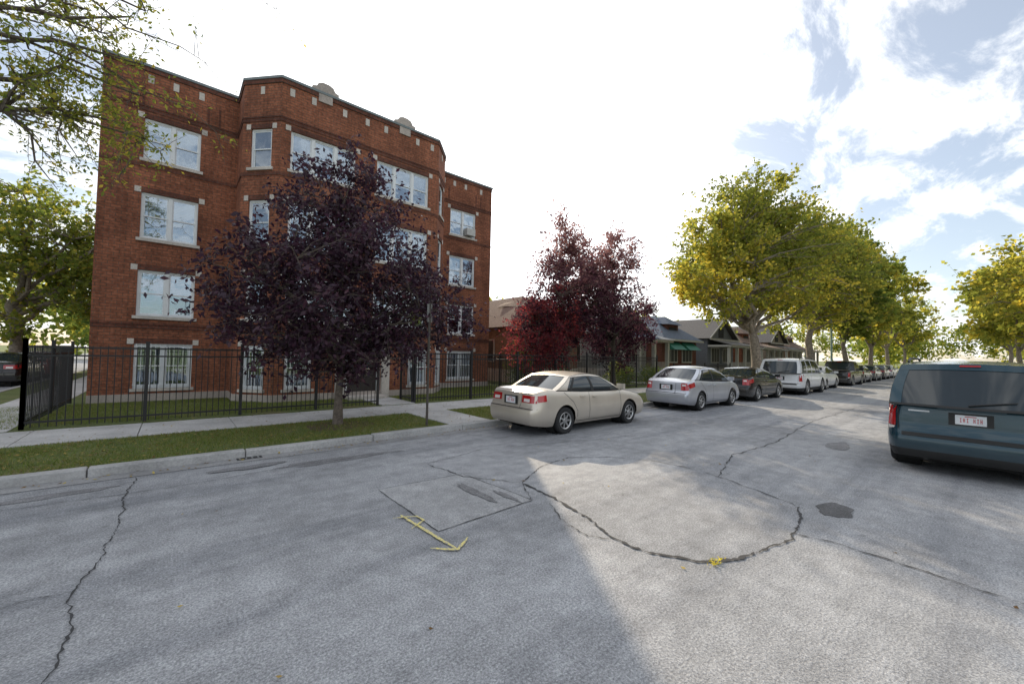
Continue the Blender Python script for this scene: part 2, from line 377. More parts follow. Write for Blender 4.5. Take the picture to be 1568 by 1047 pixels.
m=MB(); m.add([(XL,KY-.3,.006),(200,KY-.3,.006),(200,KY-.01,.006),(XL,KY-.01,.006)],[(0,1,2,3)]); m.obj('gutter',[M_GUT])
G=.11
m=MB()
m.box(XL+.17,260,KY+.18,10.3,-.05,G); m.box(-3.55,260,12.0,90,-.05,G+.02); m.box(XL+.18,-3.55,10.3,140,-.05,G)
m.box(-60,260,-90,KR-.18,-.05,G)
m.obj('lawn',[M_GRASS])
def walk(name,x0,x1,y0,y1,seg,axis,z=.125):
    m=MB(); a=x0 if axis=='x' else y0; e=x1 if axis=='x' else y1
    while a<e:
        b=min(a+seg,e); dz=random.uniform(-.003,.004)
        if axis=='x': m.box(a+.006,b-.006,y0,y1,-.05,z+dz)
        else: m.box(x0,x1,a+.006,b-.006,-.05,z+dz)
        a=b
    m.obj(name,[M_CONC],bevel=.006)
walk('sidewalk',-3.55,200,10.3,11.95,1.55,'x')
walk('sidewalk',-3.55,-2.35,12.0,60,1.5,'y',z=.14)
walk('front_walk',5.0,6.2,KY+.18,10.29,1.1,'y',z=.128)
walk('front_walk',5.0,6.1,12.0,14.4,1.2,'y',z=.15)
walk('sidewalk',-60,200,-5.2,-3.7,1.55,'x',z=.128)
for xx in (22.5,32.5,44,56): walk('front_walk',xx,xx+1.1,12.0,17.5,1.2,'y',z=.15)
def ribbon(mb,pts,w,z,jit=.02,step=.07,seed=0,mi=0,wj=.5):
    r=random.Random(seed); P=[Vector((p[0],p[1],0)) for p in pts]; Q=[]
    off=0
    for a,b in zip(P[:-1],P[1:]):
        n=max(1,int((b-a).length/step)); d=(b-a).normalized() if (b-a).length>0 else Vector((1,0,0)); nn=Vector((-d.y,d.x,0))
        for i in range(n):
            off=off*.75+r.uniform(-jit,jit); Q.append((a+(b-a)*i/n+nn*off,nn))
    Q.append((P[-1],nn)); vs=[];fs=[]
    for i,(q,nn) in enumerate(Q):
        ww=w*r.uniform(1-wj,1+wj)*.5*(min(1,(i+1)/4,(len(Q)-i)/4) if wj>0 else 1); vs+=[(q.x-nn.x*ww,q.y-nn.y*ww,z),(q.x+nn.x*ww,q.y+nn.y*ww,z)]
    for i in range(len(Q)-1): fs.append((2*i,2*i+2,2*i+3,2*i+1))
    mb.add(vs,fs,mi)
m=MB(); m.add([(2.1,3.55,.004),(3.45,3.6,.004),(3.35,5.02,.004),(2.1,5.08,.004)],[(0,1,2,3)]); m.obj('asphalt_patch',[M_PATCH])
loop=[(3.78,4.15),(3.72,3.5),(3.60,2.87),(3.38,2.44),(3.36,2.2),(3.41,1.96),(3.64,1.59),(3.9,1.42),(4.21,1.36),(4.8,1.25),(5.34,1.31),(5.93,1.45),(6.2,2.1),(6.37,2.59),(6.5,3.2),(6.41,3.70),(6.0,4.3),(5.37,4.72),(4.6,4.6),(3.78,4.15)]
m=MB()
ribbon(m,loop[:9],.030,.009,.014,.035,1,wj=.8); ribbon(m,loop[8:12],.018,.009,.014,.035,21,wj=.8); ribbon(m,loop[11:],.012,.009,.016,.045,2,wj=.8)
ribbon(m,[(3.36,2.3),(3.2,2.55),(3.3,3.0),(3.55,3.4)],.008,.009,.014,.04,31,wj=.9)
ribbon(m,[(3.78,4.15),(3.3,4.9),(3.2,5.8)],.012,.009,.02,.05,3,wj=.8)
ribbon(m,[(4.97,1.3),(5.05,.9),(4.99,.39),(4.92,-.19),(4.9,-1.2)],.013,.009,.012,.04,4,wj=.8)
ribbon(m,[(-.33,7.55),(-.35,7.08),(-.38,6.4),(-.34,5.72),(-.41,4.79),(-.5,4.32),(-.42,3.7),(-.47,3.1),(-.3,2.2)],.010,.009,.014,.035,5,wj=.8)
ribbon(m,[(-.5,4.32),(-.75,4.35),(-1.3,4.2),(-2.5,4.4)],.009,.009,.012,.04,6,wj=.8)
ribbon(m,[(2.1,5.08),(2.1,3.55),(3.45,3.6),(3.35,5.02),(2.1,5.08)],.008,.009,.004,.04,7)
ribbon(m,[(3.45,3.6),(3.6,3.9),(3.78,4.15)],.014,.009,.02,.05,8,wj=.8)
ribbon(m,[(-2,6.9),(0,6.75),(1.5,6.9),(3.5,6.8)],.008,.009,.014,.05,9,wj=.8)
ribbon(m,[(3.2,5.8),(4.5,6.1),(6.2,5.6),(8.5,5.0)],.009,.009,.016,.05,19,wj=.8)
ribbon(m,[(6.37,2.59),(8,3.0),(10,2.9),(14,3.2),(20,3.1)],.014,.009,.02,.07,10,wj=.8)
ribbon(m,[(12,6),(12.2,3),(12,0)],.014,.009,.02,.07,13); ribbon(m,[(19,6),(19.2,3),(19,0)],.02,.009,.03,.09,14)
m.obj('road_cracks',[M_CRACK])
def blob(mb,cx,cy,rx,ry,z,seed,n=26,jit=.2,mi=0):
    r=random.Random(seed); vs=[(cx,cy,z)]; k=1
    for i in range(n):
        a=2*math.pi*i/n; k=k*.6+.4*r.uniform(1-jit,1+jit)*1.0; vs.append((cx+rx*k*math.cos(a),cy+ry*k*math.sin(a),z))
    mb.add(vs,[(0,1+i,1+(i+1)%n) for i in range(n)],mi)
m=MB(); blob(m,6.15,1.15,.30,.17,.006,1,jit=.35); m.obj('pothole_patch',[M_DARKP])
m=MB(); blob(m,10.8,1.95,.5,.2,.006,2,jit=.4); blob(m,3.05,4.3,.07,.42,.011,3,jit=.7); blob(m,.9,7.2,.5,.1,.012,5,jit=.6); blob(m,3.28,3.9,.05,.28,.011,8,jit=.7)
blob(m,2.2,6.9,.9,.12,.005,15,jit=.7); blob(m,-1,7.2,.6,.1,.005,16,jit=.7); m.obj('tar_stain',[M_STAIN])
m=MB(); ribbon(m,[(1.97,4.15),(2.04,3.12)],.030,.013,.003,.03,3,wj=.4)
ribbon(m,[(1.86,3.28),(2.04,3.1),(2.25,3.25)],.030,.016,.003,.03,4,wj=.4)
ribbon(m,[(1.86,4.1),(2.08,4.0),(2.1,3.86),(1.9,3.74)],.020,.019,.003,.03,5,wj=.45)
m.obj('painted_arrow',[M_YEL])
m=MB(); m.box(.85,1.2,KY-.16,KY-.012,.0,.01,0)
for i in range(4): m.box(.88+i*.085,.905+i*.085,KY-.14,KY-.03,.009,.013,1)
m.obj('storm_drain',[M_CRACK,M_STEEL])
m=MB(); blob(m,2.95,9.45,.75,.55,G+.006,4); m.obj('tree_pit',[M_DIRT])

rng=np.random.default_rng(3)
def blades(name,boxes,dens,h):
    P=[]
    for x0,x1,y0,y1,z in boxes:
        n=int((x1-x0)*(y1-y0)*dens); q=np.stack([rng.uniform(x0,x1,n),rng.uniform(y0,y1,n),np.full(n,z)],1)
        keep=rng.uniform(size=n)<(.55+.45*np.sin(q[:,0]*2.1+np.sin(q[:,1]*3))*np.cos(q[:,1]*2.7))+.25
        P.append(q[keep])
    P=np.vstack(P); n=len(P); a=rng.uniform(0,2*math.pi,n); w=.0045
    d=np.stack([np.cos(a)*w,np.sin(a)*w,np.zeros(n)],1)
    tip=P+np.stack([rng.normal(0,h*.5,n),rng.normal(0,h*.5,n),h*rng.uniform(.4,1.2,n)],1)
    V=np.stack([P-d,P+d,tip],1).reshape(-1,3)
    np_mesh(name,V,3,LM_GRASS,rng.uniform(size=n))
blades('grass',[(-4.5,4.98,KY+.19,10.28,G),(6.22,12,KY+.19,10.28,G),(-3.5,4.98,12.3,16.5,G+.02),(6.12,12.6,12.3,16.4,G+.02)],1400,.055)
n=3600
P=np.stack([rng.uniform(-4.4,16,n),rng.uniform(KY+.2,10.25,n),np.full(n,G+.02)],1)
P2=np.stack([rng.uniform(-4,30,520),KY-np.abs(rng.normal(0,.14,520))-.03,np.full(520,.02)],1)
P3=np.stack([rng.uniform(-3,20,50),rng.uniform(-1,7.6,50),np.full(50,.015)],1)
P4=np.stack([rng.uniform(-2.2,12.6,900),rng.uniform(10.3,16.2,900),np.full(900,.16)],1)
P=np.vstack([P,P2,P3,P4]); np_mesh('fallen_leaves',leaf_verts(P,.05,rng,flat=True,aspect=.6),4,LM_FALL,rng.uniform(size=len(P)))
W_=np.stack([rng.normal(3.70,.045,50),rng.normal(1.53,.02,50),np.full(50,.01)],1)
np_mesh('weed',leaf_verts(W_,.035,rng,droop=-.3,aspect=.4),4,LM_YG,rng.uniform(.5,1,size=len(W_)))

# ---------------------------------------------------------------- apartment building
BO=(5.4,16,0.1); bld=empty('brick_apartment_building',BO)
wl=MB(BO); tr=MB(BO); fr=MB(BO); gl=MB(BO)
TOP=10.5
def wallframe(p0,p1):
    d=Vector((p1[0]-p0[0],p1[1]-p0[1])); Ln=d.length; d/=Ln; n=(d.y,-d.x); return (p0,(d.x,d.y),n),Ln
def wall(p0,p1,z0,z1,ops,mb=wl,depth=.14,mi=0):
    W,Ln=wallframe(p0,p1); us=sorted({0,Ln}|{o[0] for o in ops}|{o[1] for o in ops}); zs=sorted({z0,z1}|{o[2] for o in ops}|{o[3] for o in ops})
    def P(u,k,z): return (p0[0]+W[1][0]*u+W[2][0]*k,p0[1]+W[1][1]*u+W[2][1]*k,z)
    for a,b in zip(us[:-1],us[1:]):
        for c,e in zip(zs[:-1],zs[1:]):
            um=(a+b)/2; zm=(c+e)/2
            if any(o[0]<um<o[1] and o[2]<zm<o[3] for o in ops): continue
            mb.add([P(a,0,c),P(b,0,c),P(b,0,e),P(a,0,e)],[(0,1,2,3)],mi)
    for o in ops:
        a,b,c,e=o
        mb.add([P(a,0,c),P(a,0,e),P(a,-depth,e),P(a,-depth,c)],[(0,1,2,3)],mi)
        mb.add([P(b,0,c),P(b,-depth,c),P(b,-depth,e),P(b,0,e)],[(0,1,2,3)],mi)
        mb.add([P(a,0,e),P(b,0,e),P(b,-depth,e),P(a,-depth,e)],[(0,1,2,3)],mi)
        mb.add([P(a,0,c),P(a,-depth,c),P(b,-depth,c),P(b,0,c)],[(0,1,2,3)],mi)
    return W,Ln
R0=random.Random(5)
def window(W,u0,u1,z0,z1,panes,bars=False,stone=True):
    f=fr; g=gl; t=tr
    t_=.055
    f.wbox(W,u0,u1,-.13,-.05,z0,z0+t_,0); f.wbox(W,u0,u1,-.13,-.05,z1-t_,z1,0)
    f.wbox(W,u0,u0+t_,-.13,-.05,z0+t_,z1-t_,0); f.wbox(W,u1-t_,u1,-.13,-.05,z0+t_,z1-t_,0)
    tot=sum(panes); x=u0+t_; wid=u1-u0-2*t_
    for i,p in enumerate(panes):
        w=wid*p/tot; a,b=x,x+w; x=b
        if i<len(panes)-1: f.wbox(W,b-.05,b+.05,-.13,-.04,z0+t_,z1-t_,0)
        ia=a+(.05 if i>0 else 0); ib=b-(.05 if i<len(panes)-1 else 0); zm=(z0+z1)/2
        s=.035
        for (za,zb,k) in ((zm-.02,z1-t_,-.075),(z0+t_,zm+.02,-.1)):
            f.wbox(W,ia,ia+s,k-.02,k,za,zb,0); f.wbox(W,ib-s,ib,k-.02,k,za,zb,0)
            f.wbox(W,ia+s,ib-s,k-.02,k,za,za+s,0); f.wbox(W,ia+s,ib-s,k-.02,k,zb-s,zb,0)
            g.wbox(W,ia+s,ib-s,k-.014,k-.008,za+s,zb-s,0)
        fr_=R0.choice([.3,.45,.5,.5,.62,.85]); 
        zb_=z1-t_-(z1-z0-2*t_)*fr_
        zq=z1-t_
        while zq>zb_+.02: g.wbox(W,ia,ib,-.165,-.158,zq-.042,zq,1); zq-=.05
        if R0.random()<.4: g.wbox(W,ia,ia+.13,-.18,-.172,z0,z1-t_,1); g.wbox(W,ib-.13,ib,-.18,-.172,z0,z1-t_,1)
    g.wbox(W,u0,u1,-.5,-.49,z0,z1,2)
    g.wbox(W,u0-.01,u0-.005,-.49,-.142,z0,z1,2);g.wbox(W,u1+.005,u1+.01,-.49,-.142,z0,z1,2);g.wbox(W,u0,u1,-.49,-.142,z1+.001,z1+.008,2);g.wbox(W,u0,u1,-.49,-.142,z0-.008,z0-.001,2)
    if stone:
        t.wbox(W,u0-.08,u1+.08,-.05,.06,z0-.09,z0,0)
        t.wbox(W,u0-.16,u0-.01,-.02,.012,z1-.02,z1+.15,0); t.wbox(W,u1+.01,u1+.16,-.02,.012,z1-.02,z1+.15,0)
        t.wbox(W,u0,u1,-.02,.008,z1+.0,z1+.16,1)
    if bars:
        x=u0+.05
        while x<u1: t.wbox(W,x,x+.014,.02,.034,z0,z1,7); x+=.11
        for z in (z0+.1,(z0+z1)/2,z1-.1): t.wbox(W,u0,u1,.034,.046,z,z+.02,7)
rows=[(.52,1.9),(2.75,4.17),(5.15,6.58),(7.62,8.9)]
A=(-1.85,16.7);B=(1.49,16.7);C=(1.49,15.43);D=(2.385,14.42);E=(8.1,14.42);F=(9.0,15.43);Gp=(9.0,16.7);Hh=(12.6,16.7)
ops=[(.95,2.33,a,b) for a,b in rows]; W,Ln=wall(A,B,.1,TOP,ops)
for i,o in enumerate(ops): window(W,*o,(1,1),bars=(i==0))
WL=W
W,Ln=wall(B,C,.1,TOP,[])
ops=[(.3,1.05,a,b) for a,b in rows]; W,Ln=wall(C,D,.1,TOP,ops); WC=W
for i,o in enumerate(ops): window(W,*o,(1,),bars=(i==0))
ops=[]
for i,(a,b) in enumerate(rows):
    if i==0: ops+=[(.35,1.15,a,b),(4.6,5.4,a,b),(2.2,3.5,.25,2.35)]
    else: ops+=[(.3,2.37,a,b),(3.15,5.28,a,b)]
W,Ln=wall(D,E,.1,TOP,ops); WM=W
for o in ops:
    if o[3]==2.35:
        fr.wbox(W,2.2,2.32,-.13,-.02,.25,2.35,0); fr.wbox(W,3.38,3.5,-.13,-.02,.25,2.35,0); fr.wbox(W,2.32,3.38,-.13,-.02,2.22,2.35,0)
        tr.wbox(W,2.34,3.36,-.12,-.06,.25,2.2,3); gl.wbox(W,2.6,3.1,-.05,-.042,.9,2.0,0); tr.wbox(W,2.56,3.14,-.062,-.055,.86,2.04,2)
        tr.wbox(W,1.9,2.18,0.003,.14,.1,2.55,0); tr.wbox(W,3.52,3.8,0.003,.14,.1,2.55,0); tr.wbox(W,1.85,3.85,0.003,.2,2.55,2.8,0)
        tr.wbox(W,2.19,3.51,.003,.7,.1,.24,0)
    elif o[1]-o[0]<1: window(W,*o,(1,),bars=True)
    else: window(W,*o,(1,1.15,1))
W,Ln=wall(E,F,.1,TOP,[(.3,1.05,a,b) for a,b in rows])
for i,(a,b) in enumerate(rows): window(W,.3,1.05,a,b,(1,),bars=(i==0))
WF=W
wall(F,Gp,.1,TOP,[])
ops=[(1.1,2.6,a,b) for a,b in rows]; W,Ln=wall(Gp,Hh,.1,TOP,ops); WR=W
for i,o in enumerate(ops): window(W,*o,(1,1),bars=(i==0))
tr.wbox(W,1.95,2.45,-.05,.22,7.7,8.05,4)
BK=40
wall(Hh,(12.6,BK),.1,TOP,[(2+4*i,3+4*i,a,b) for i in range(5) for a,b in rows[1:]])
for i in range(5):
    for a,b in rows[1:]: window(wallframe(Hh,(12.6,BK))[0],2+4*i,3+4*i,a,b,(1,))
wall((12.6,BK),(-1.85,BK),.1,TOP,[]); 
sops=[(3+4*i,4+4*i,a,b) for i in range(5) for a,b in rows[1:]]
Ws,_=wall((-1.85,BK),A,.1,TOP,sops)
for o in sops: window(Ws,*o,(1,))
out=[A,B,C,D,E,F,Gp,Hh,(12.6,BK),(-1.85,BK)]
wl.add([(p[0],p[1],TOP-.5) for p in out],[tuple(range(len(out)))],1)
inn=[(-1.6,17.0),(1.75,17.0),(1.75,15.55),(2.5,14.7),(7.98,14.7),(8.74,15.55),(8.74,17.0),(12.35,17.0),(12.35,BK-.25),(-1.6,BK-.25)]
for i in range(len(inn)): 
    a=inn[i];b=inn[(i+1)%len(inn)]; wl.add([(b[0],b[1],TOP-.5),(a[0],a[1],TOP-.5),(a[0],a[1],TOP),(b[0],b[1],TOP)],[(0,1,2,3)],0)
def ringstrip(mb,out,inn,off,z0,z1,mi):
    n=len(out); O=[]
    for i in range(n):
        p=Vector(out[i]);a=(p-Vector(out[i-1])).normalized();b=(Vector(out[(i+1)%n])-p).normalized()
        na=Vector((a.y,-a.x));nb=Vector((b.y,-b.x)); k=(na+nb); k=k/(1+na.dot(nb)); O.append(p+k*off)
    for i in range(n):
        j=(i+1)%n; a,b,c_,d_=O[i],O[j],Vector(inn[j]),Vector(inn[i])
        mb.add([(a.x,a.y,z1),(b.x,b.y,z1),(c_.x,c_.y,z1),(d_.x,d_.y,z1)],[(0,1,2,3)],mi)
        mb.add([(a.x,a.y,z0),(b.x,b.y,z0),(b.x,b.y,z1),(a.x,a.y,z1)],[(0,1,2,3)],mi)
        mb.add([(a.x,a.y,z0),(d_.x,d_.y,z0),(c_.x,c_.y,z0),(b.x,b.y,z0)],[(0,1,2,3)],mi)
ringstrip(tr,out,inn,.05,TOP,TOP+.08,5)
def band(off,z0,z1,mi):
    path=[A,B,C,D,E,F,Gp,Hh]; O=[]; n=len(path)-1
    for i,p in enumerate(path):
        p=Vector(p); a=(p-Vector(path[i-1])).normalized() if i>0 else (Vector(path[1])-p).normalized()
        b=(Vector(path[i+1])-p).normalized() if i<n else a
        na=Vector((a.y,-a.x));nb=Vector((b.y,-b.x)); k=(na+nb)/(1+na.dot(nb)); O.append((p+k*off,p-k*.01))
    for i in range(n):
        (a,ai),(b,bi)=O[i],O[i+1]
        tr.add([(a.x,a.y,z0),(b.x,b.y,z0),(b.x,b.y,z1),(a.x,a.y,z1)],[(0,1,2,3)],mi)
        tr.add([(a.x,a.y,z1),(b.x,b.y,z1),(bi.x,bi.y,z1),(ai.x,ai.y,z1)],[(0,1,2,3)],mi)
        tr.add([(a.x,a.y,z0),(ai.x,ai.y,z0),(bi.x,bi.y,z0),(b.x,b.y,z0)],[(0,1,2,3)],mi)
band(.03,.1,.36,6); band(.022,2.36,2.46,1); band(.032,2.47,2.53,1)
band(.018,7.36,7.46,1); band(.018,9.12,9.22,1); band(.025,9.24,9.29,1); band(.03,10.36,10.49,1)
for W,us in ((WL,(1.05,1.65,2.3)),(WC,(.67,)),(WM,(.3,.95,1.95,2.75,3.45,4.75,5.4)),(WF,(.65,)),(WR,(.7,1.3,1.95,2.9))):
    for u in us: tr.wbox(W,u-.07,u+.07,-.02,.014,10.02,10.27,0)
for W,a,b in ((WL,.6,2.8),(WR,.7,2.9)):
    for u in (a,a+.3,b-.3,b): tr.wbox(W,u-.03,u+.03,-.01,.012,9.3,9.9,1)
for u in (1.3,4.2):
    p0,d,n=WM
    prof=[(-.42,0),(.42,0),(.42,.1),(.3,.13),(.24,.25),(.1,.31),(-.1,.31),(-.24,.25),(-.3,.13),(-.42,.1)]
    tr.prism([(p0[0]+u+a,p0[1]-.03,TOP+.083+z) for a,z in prof],(0,.3,0),6)
    tr.wbox(WM,u-.22,u+.22,-.01,.036,10.22,TOP-.003,6)
M_DOOR=simple('dark_door',(.03,.022,.02),.4); M_AC=simple('air_con',(.5,.5,.48),.6)
M_COP=simple('metal_coping',(.16,.19,.2),.5)
wl.obj('walls',[M_BRICK,M_SHINGG],bld)
tr.obj('trim',[M_STONE,M_BRICKD,M_BLACK,M_DOOR,M_AC,M_COP,M_FOUND,M_WHITE],bld,recalc=True)
fr.obj('window_frames',[M_WHITE],bld); gl.obj('windows',[M_GLASS,M_BLIND,M_DARKIN],bld)

# ---------------------------------------------------------------- fences
def fence(name,p0,p1,h=1.66,z=.13,post=1.95,sp=.115,posth=.1):
    p0=Vector(p0);p1=Vector(p1);d=p1-p0;Ln=d.length;d.normalize();n=Vector((d.y,-d.x)); m=MB((p0.x,p0.y,z))
    W=((p0.x,p0.y),(d.x,d.y),(n.x,n.y)); k=max(1,round(Ln/post))
    for i in range(k+1):
        u=Ln*i/k; m.wbox(W,u-.032,u+.032,-.032,.032,z,z+h+posth,0); m.wbox(W,u-.04,u+.04,-.04,.04,z+h+posth,z+h+posth+.03,0)
    for zz in (.12,h-.22,h-.05): m.wbox(W,0,Ln,-.018,.018,z+zz,z+zz+.035,0)
    u=sp
    while u<Ln: m.wbox(W,u-.008,u+.008,-.008,.008,z+.03,z+h,0); u+=sp
    return m.obj(name,[M_BLACK])
fence('iron_fence',(-2.2,12.15),(4.9,12.15)); fence('iron_fence',(6.15,12.15),(12.9,12.15))
fence('iron_fence',(-2.2,12.15),(-2.2,17.0),sp=.13); fence('iron_fence',(12.9,12.2),(12.9,20))
fence('iron_gate',(6.1,12.2),(6.15,13.2),post=1); fence('iron_fence',(13.0,12.2),(21.5,12.2)); fence('iron_fence',(23.5,12.2),(32,12.2),h=1.2)
e=empty('street_sign',(4.5,8.25,.1)); m=MB((4.5,8.25,.1)); m.tube([(4.5,8.25,.1),(4.5,8.25,2.95)],[.028,.028],8)
for z in np.arange(.4,2.9,.12): m.box(4.468,4.475,8.24,8.26,z,z+.02)
m.obj('post',[simple('rusty_post',(.07,.06,.05),.7)],e)
m=MB((4.5,8.25,.1)); m.prism([(4.40,8.17,2.5),(4.60,8.31,2.5),(4.60,8.31,2.93),(4.40,8.17,2.93)],(-.004,.006,0)); m.obj('sign_plate',[M_STEEL],e)

# ---------------------------------------------------------------- houses
def house(name,x0,x1,yf,depth,wh,rh,wallm,roofm,kind='hip',porch=True,trimm=M_TRIMH,awn=None,face=-1):
    o=((x0+x1)/2,yf+depth/2 if face<0 else yf-depth/2,.1); e=empty(name,o)
    ya,yb=(yf,yf+depth) if face<0 else (yf-depth,yf)
    wa=MB(o); wa.box(x0,x1,ya,yb,.1,wh,0); wa.box(x0-.04,x1+.04,ya-.04,yb+.04,.1,.9,1); wa.obj('walls',[wallm,M_STONE],e)
    r=MB(o); ov=.5; a,b,c,d=x0-ov,x1+ov,ya-ov,yb+ov; xm=(x0+x1)/2
    if kind=='hip':
        k=(b-a)/2; vs=[(a,c,wh),(b,c,wh),(b,d,wh),(a,d,wh),(xm,c+k*.8,wh+rh),(xm,d-k*.8,wh+rh)]
        r.add(vs,[(0,1,4),(1,2,5,4),(2,3,5),(3,0,4,5),(3,2,1,0)],0)
        r.box(xm-1,xm+1,c+1.2,c+4,wh+.3,wh+rh*.62,1); r.add([(xm-1.3,c+.9,wh+rh*.6),(xm+1.3,c+.9,wh+rh*.6),(xm+1.3,c+4,wh+rh*.6+.2),(xm-1.3,c+4,wh+rh*.6+.2),(xm,c+2,wh+rh*.95),(xm,c+4,wh+rh*.95)],[(0,1,4),(1,2,5,4),(3,0,4,5)],0)
        r.box(xm-.7,xm+.7,c+1.17,c+1.21,wh+.55,wh+rh*.5,2)
    else:
        vs=[(a,c,wh),(b,c,wh),(b,d,wh),(a,d,wh),(xm,c,wh+rh),(xm,d,wh+rh)]
        r.add(vs,[(1,2,5,4),(3,0,4,5),(3,2,1,0)],0); r.add([(x0,ya-.003,wh),(x1,ya-.003,wh),(xm,ya-.003,wh+rh*.93)],[(0,1,2)],1)
        r.box(xm-.6,xm+.6,ya-.05,ya-.01,wh+.2,wh+rh*.5,2)
        r.prism([(a,c-.02,wh-.12),(a,c-.02,wh+.05),(xm,c-.02,wh+rh+.05),(xm,c-.02,wh+rh-.14)],(0,.06,0),3); r.prism([(b,c-.02,wh-.12),(b,c-.02,wh+.05),(xm,c-.02,wh+rh+.05),(xm,c-.02,wh+rh-.14)],(0,.06,0),3)
    r.box(a,b,c-.03,c-.005,wh-.15,wh+.02,3)
    r.obj('roof',[roofm,wallm,M_DARKIN,trimm],e)
    f=MB(o); g=MB(o); s=face
    w=x1-x0
    W=((x0,yf),(1,0),(0,-1)) if face<0 else ((x0,yf),(1,0),(0,1))
    for u in (.12,.55):
        f.wbox(W,w*u,w*u+w*.3,0,.07,1.3,2.9,0); 
        for q in range(3): g.wbox(W,w*u+.1+q*(w*.3-.1)/3,w*u+(q+1)*(w*.3-.1)/3,.071,.078,1.4,2.8,1)
        if awn: f.prism([(x0+w*u-.15,yf-.9,2.5),(x0+w*u-.15,yf-.08,3.2),(x0+w*u-.15,yf-.08,2.5)],(w*.3+.3,0,0),1)
    for y0 in np.arange(ya+1.5,yb-2,3):
        f.box(x0-.06,x0-.001,y0,y0+1,1.3,2.7,0); g.box(x0-.075,x0-.061,y0+.08,y0+.92,1.38,2.62,1)
    if porch:
        px0,px1=x0+.1,x0+w*.98; py=yf+s*2.1
        y0_,y1_=min(py,yf+s*.08),max(py,yf+s*.08)
        f.box(px0,px1,y0_,y1_,.1,.75,2); f.box(px0-.2,px1+.2,y0_-.25,y1_,2.95,3.15,0)
        f.add([(px0-.3,y0_-.35,3.152),(px1+.3,y0_-.35,3.152),(px1+.3,y1_,3.75),(px0-.3,y1_,3.75)],[(0,1,2,3)],3)
        for t in (0,.33,.67,1): f.box(px0+(px1-px0-.25)*t,px0+(px1-px0-.25)*t+.25,py-.02 if s<0 else py-.27,py+.23 if s<0 else py-.02,.75,2.95,0)
        k=0
        while px0+.2+k*.15<px1: f.box(px0+.2+k*.15,px0+.23+k*.15,py+.08,py+.11,.75,1.45,0); k+=1
        for q in range(4): f.box(px0+w*.4,px0+w*.4+1.2,py+s*.3*(q)-.31 if s<0 else py+.3*q,py+s*.3*q if s<0 else py+.3*q+.3,.1,.6-.14*q,2)
    f.obj('porch_and_frames',[trimm,M_GREEN,M_KERB,roofm],e); g.obj('windows',[M_GLASS,M_BLACK],e)
M_SIDE=simple('pale_siding',(.24,.24,.235),.7,var=.1,scale=1.5); M_SIDE2=simple('beige_siding',(.26,.22,.17),.7); M_SIDEG=simple('grey_siding',(.14,.15,.17),.7)
house('brick_bungalow',15.2,21.2,18,13,3.4,2.4,M_BRICKT,M_SHING,'hip',porch=False)
house('wood_house',23.5,30,18,12,3.5,2.2,M_SIDE,M_SHINGB,'gable')
house('brick_bungalow',32.5,39,18,13,3.4,2.4,M_BRICKD,M_SHINGB,'hip',awn=True,porch=False)
house('wood_house',41.5,48,18,12,3.8,2.3,M_SIDEG,M_SHINGG,'gable')
house('brick_bungalow',50.5,57,18,13,3.4,2.4,M_BRICK,M_SHING,'hip')
house('wood_house',59.5,66,18,12,4.0,2.5,M_SIDE2,M_SHINGG,'gable')
house('brick_bungalow',68.5,75,18,13,3.4,2.6,M_BRICKT,M_SHING,'hip')
for i,x in enumerate((14,24,34,44,54,64,74)):
    house('brick_bungalow' if i%2 else 'wood_house',x,x+7,-12,12,3.5,2.6,[M_SIDE,M_BRICKT,M_BRICK][i%3],[M_SHINGG,M_SHING][i%2],'gable' if i%2==0 else 'hip',face=1,porch=False)
house('wood_house',-28,-20,38,10,4.5,3,M_SIDE2,M_SHINGG,'gable')

# ---------------------------------------------------------------- vehicles
def paint(name,c,metal=.5,rough=.32):
    m,nt,N,L,b=new_mat(name); tc=N.new('ShaderNodeTexCoord'); n1=noise(N,L,tc.outputs['Object'],3,4,.6)
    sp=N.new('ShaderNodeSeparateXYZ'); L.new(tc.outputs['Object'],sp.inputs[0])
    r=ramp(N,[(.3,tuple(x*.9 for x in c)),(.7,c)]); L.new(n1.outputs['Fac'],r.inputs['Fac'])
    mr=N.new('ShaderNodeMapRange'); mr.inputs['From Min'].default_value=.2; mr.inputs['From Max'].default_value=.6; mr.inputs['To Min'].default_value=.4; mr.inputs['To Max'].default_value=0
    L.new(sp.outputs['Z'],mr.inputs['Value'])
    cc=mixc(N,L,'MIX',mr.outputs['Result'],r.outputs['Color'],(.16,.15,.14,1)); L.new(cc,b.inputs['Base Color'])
    setin(b,'Metallic',metal); setin(b,'Roughness',rough); setin(b,'Coat Weight',.7); setin(b,'Coat Roughness',.05)
    return m
M_CGLASS=simple('car_glass',(.02,.03,.036),.05,0,var=.05,spec=.8)
M_TYRE=simple('tyre_rubber',(.022,.022,.023),.85); M_RIM=simple('alloy_rim',(.45,.45,.45),.3,.8); M_UNDER=simple('underbody',(.01,.01,.01),.9)
M_TAIL=simple('tail_lamp',(.42,.012,.014),.15,coat=1); M_LAMP=simple('head_lamp',(.7,.72,.75),.1,.2,coat=1); M_PLATE=simple('licence_plate',(.75,.77,.8),.4)
M_PLTXT=simple('plate_text',(.5,.03,.04),.5); M_TRIM=simple('black_trim',(.02,.02,.02),.6); M_AMB=simple('reverse_lamp',(.75,.7,.68),.2,coat=1)
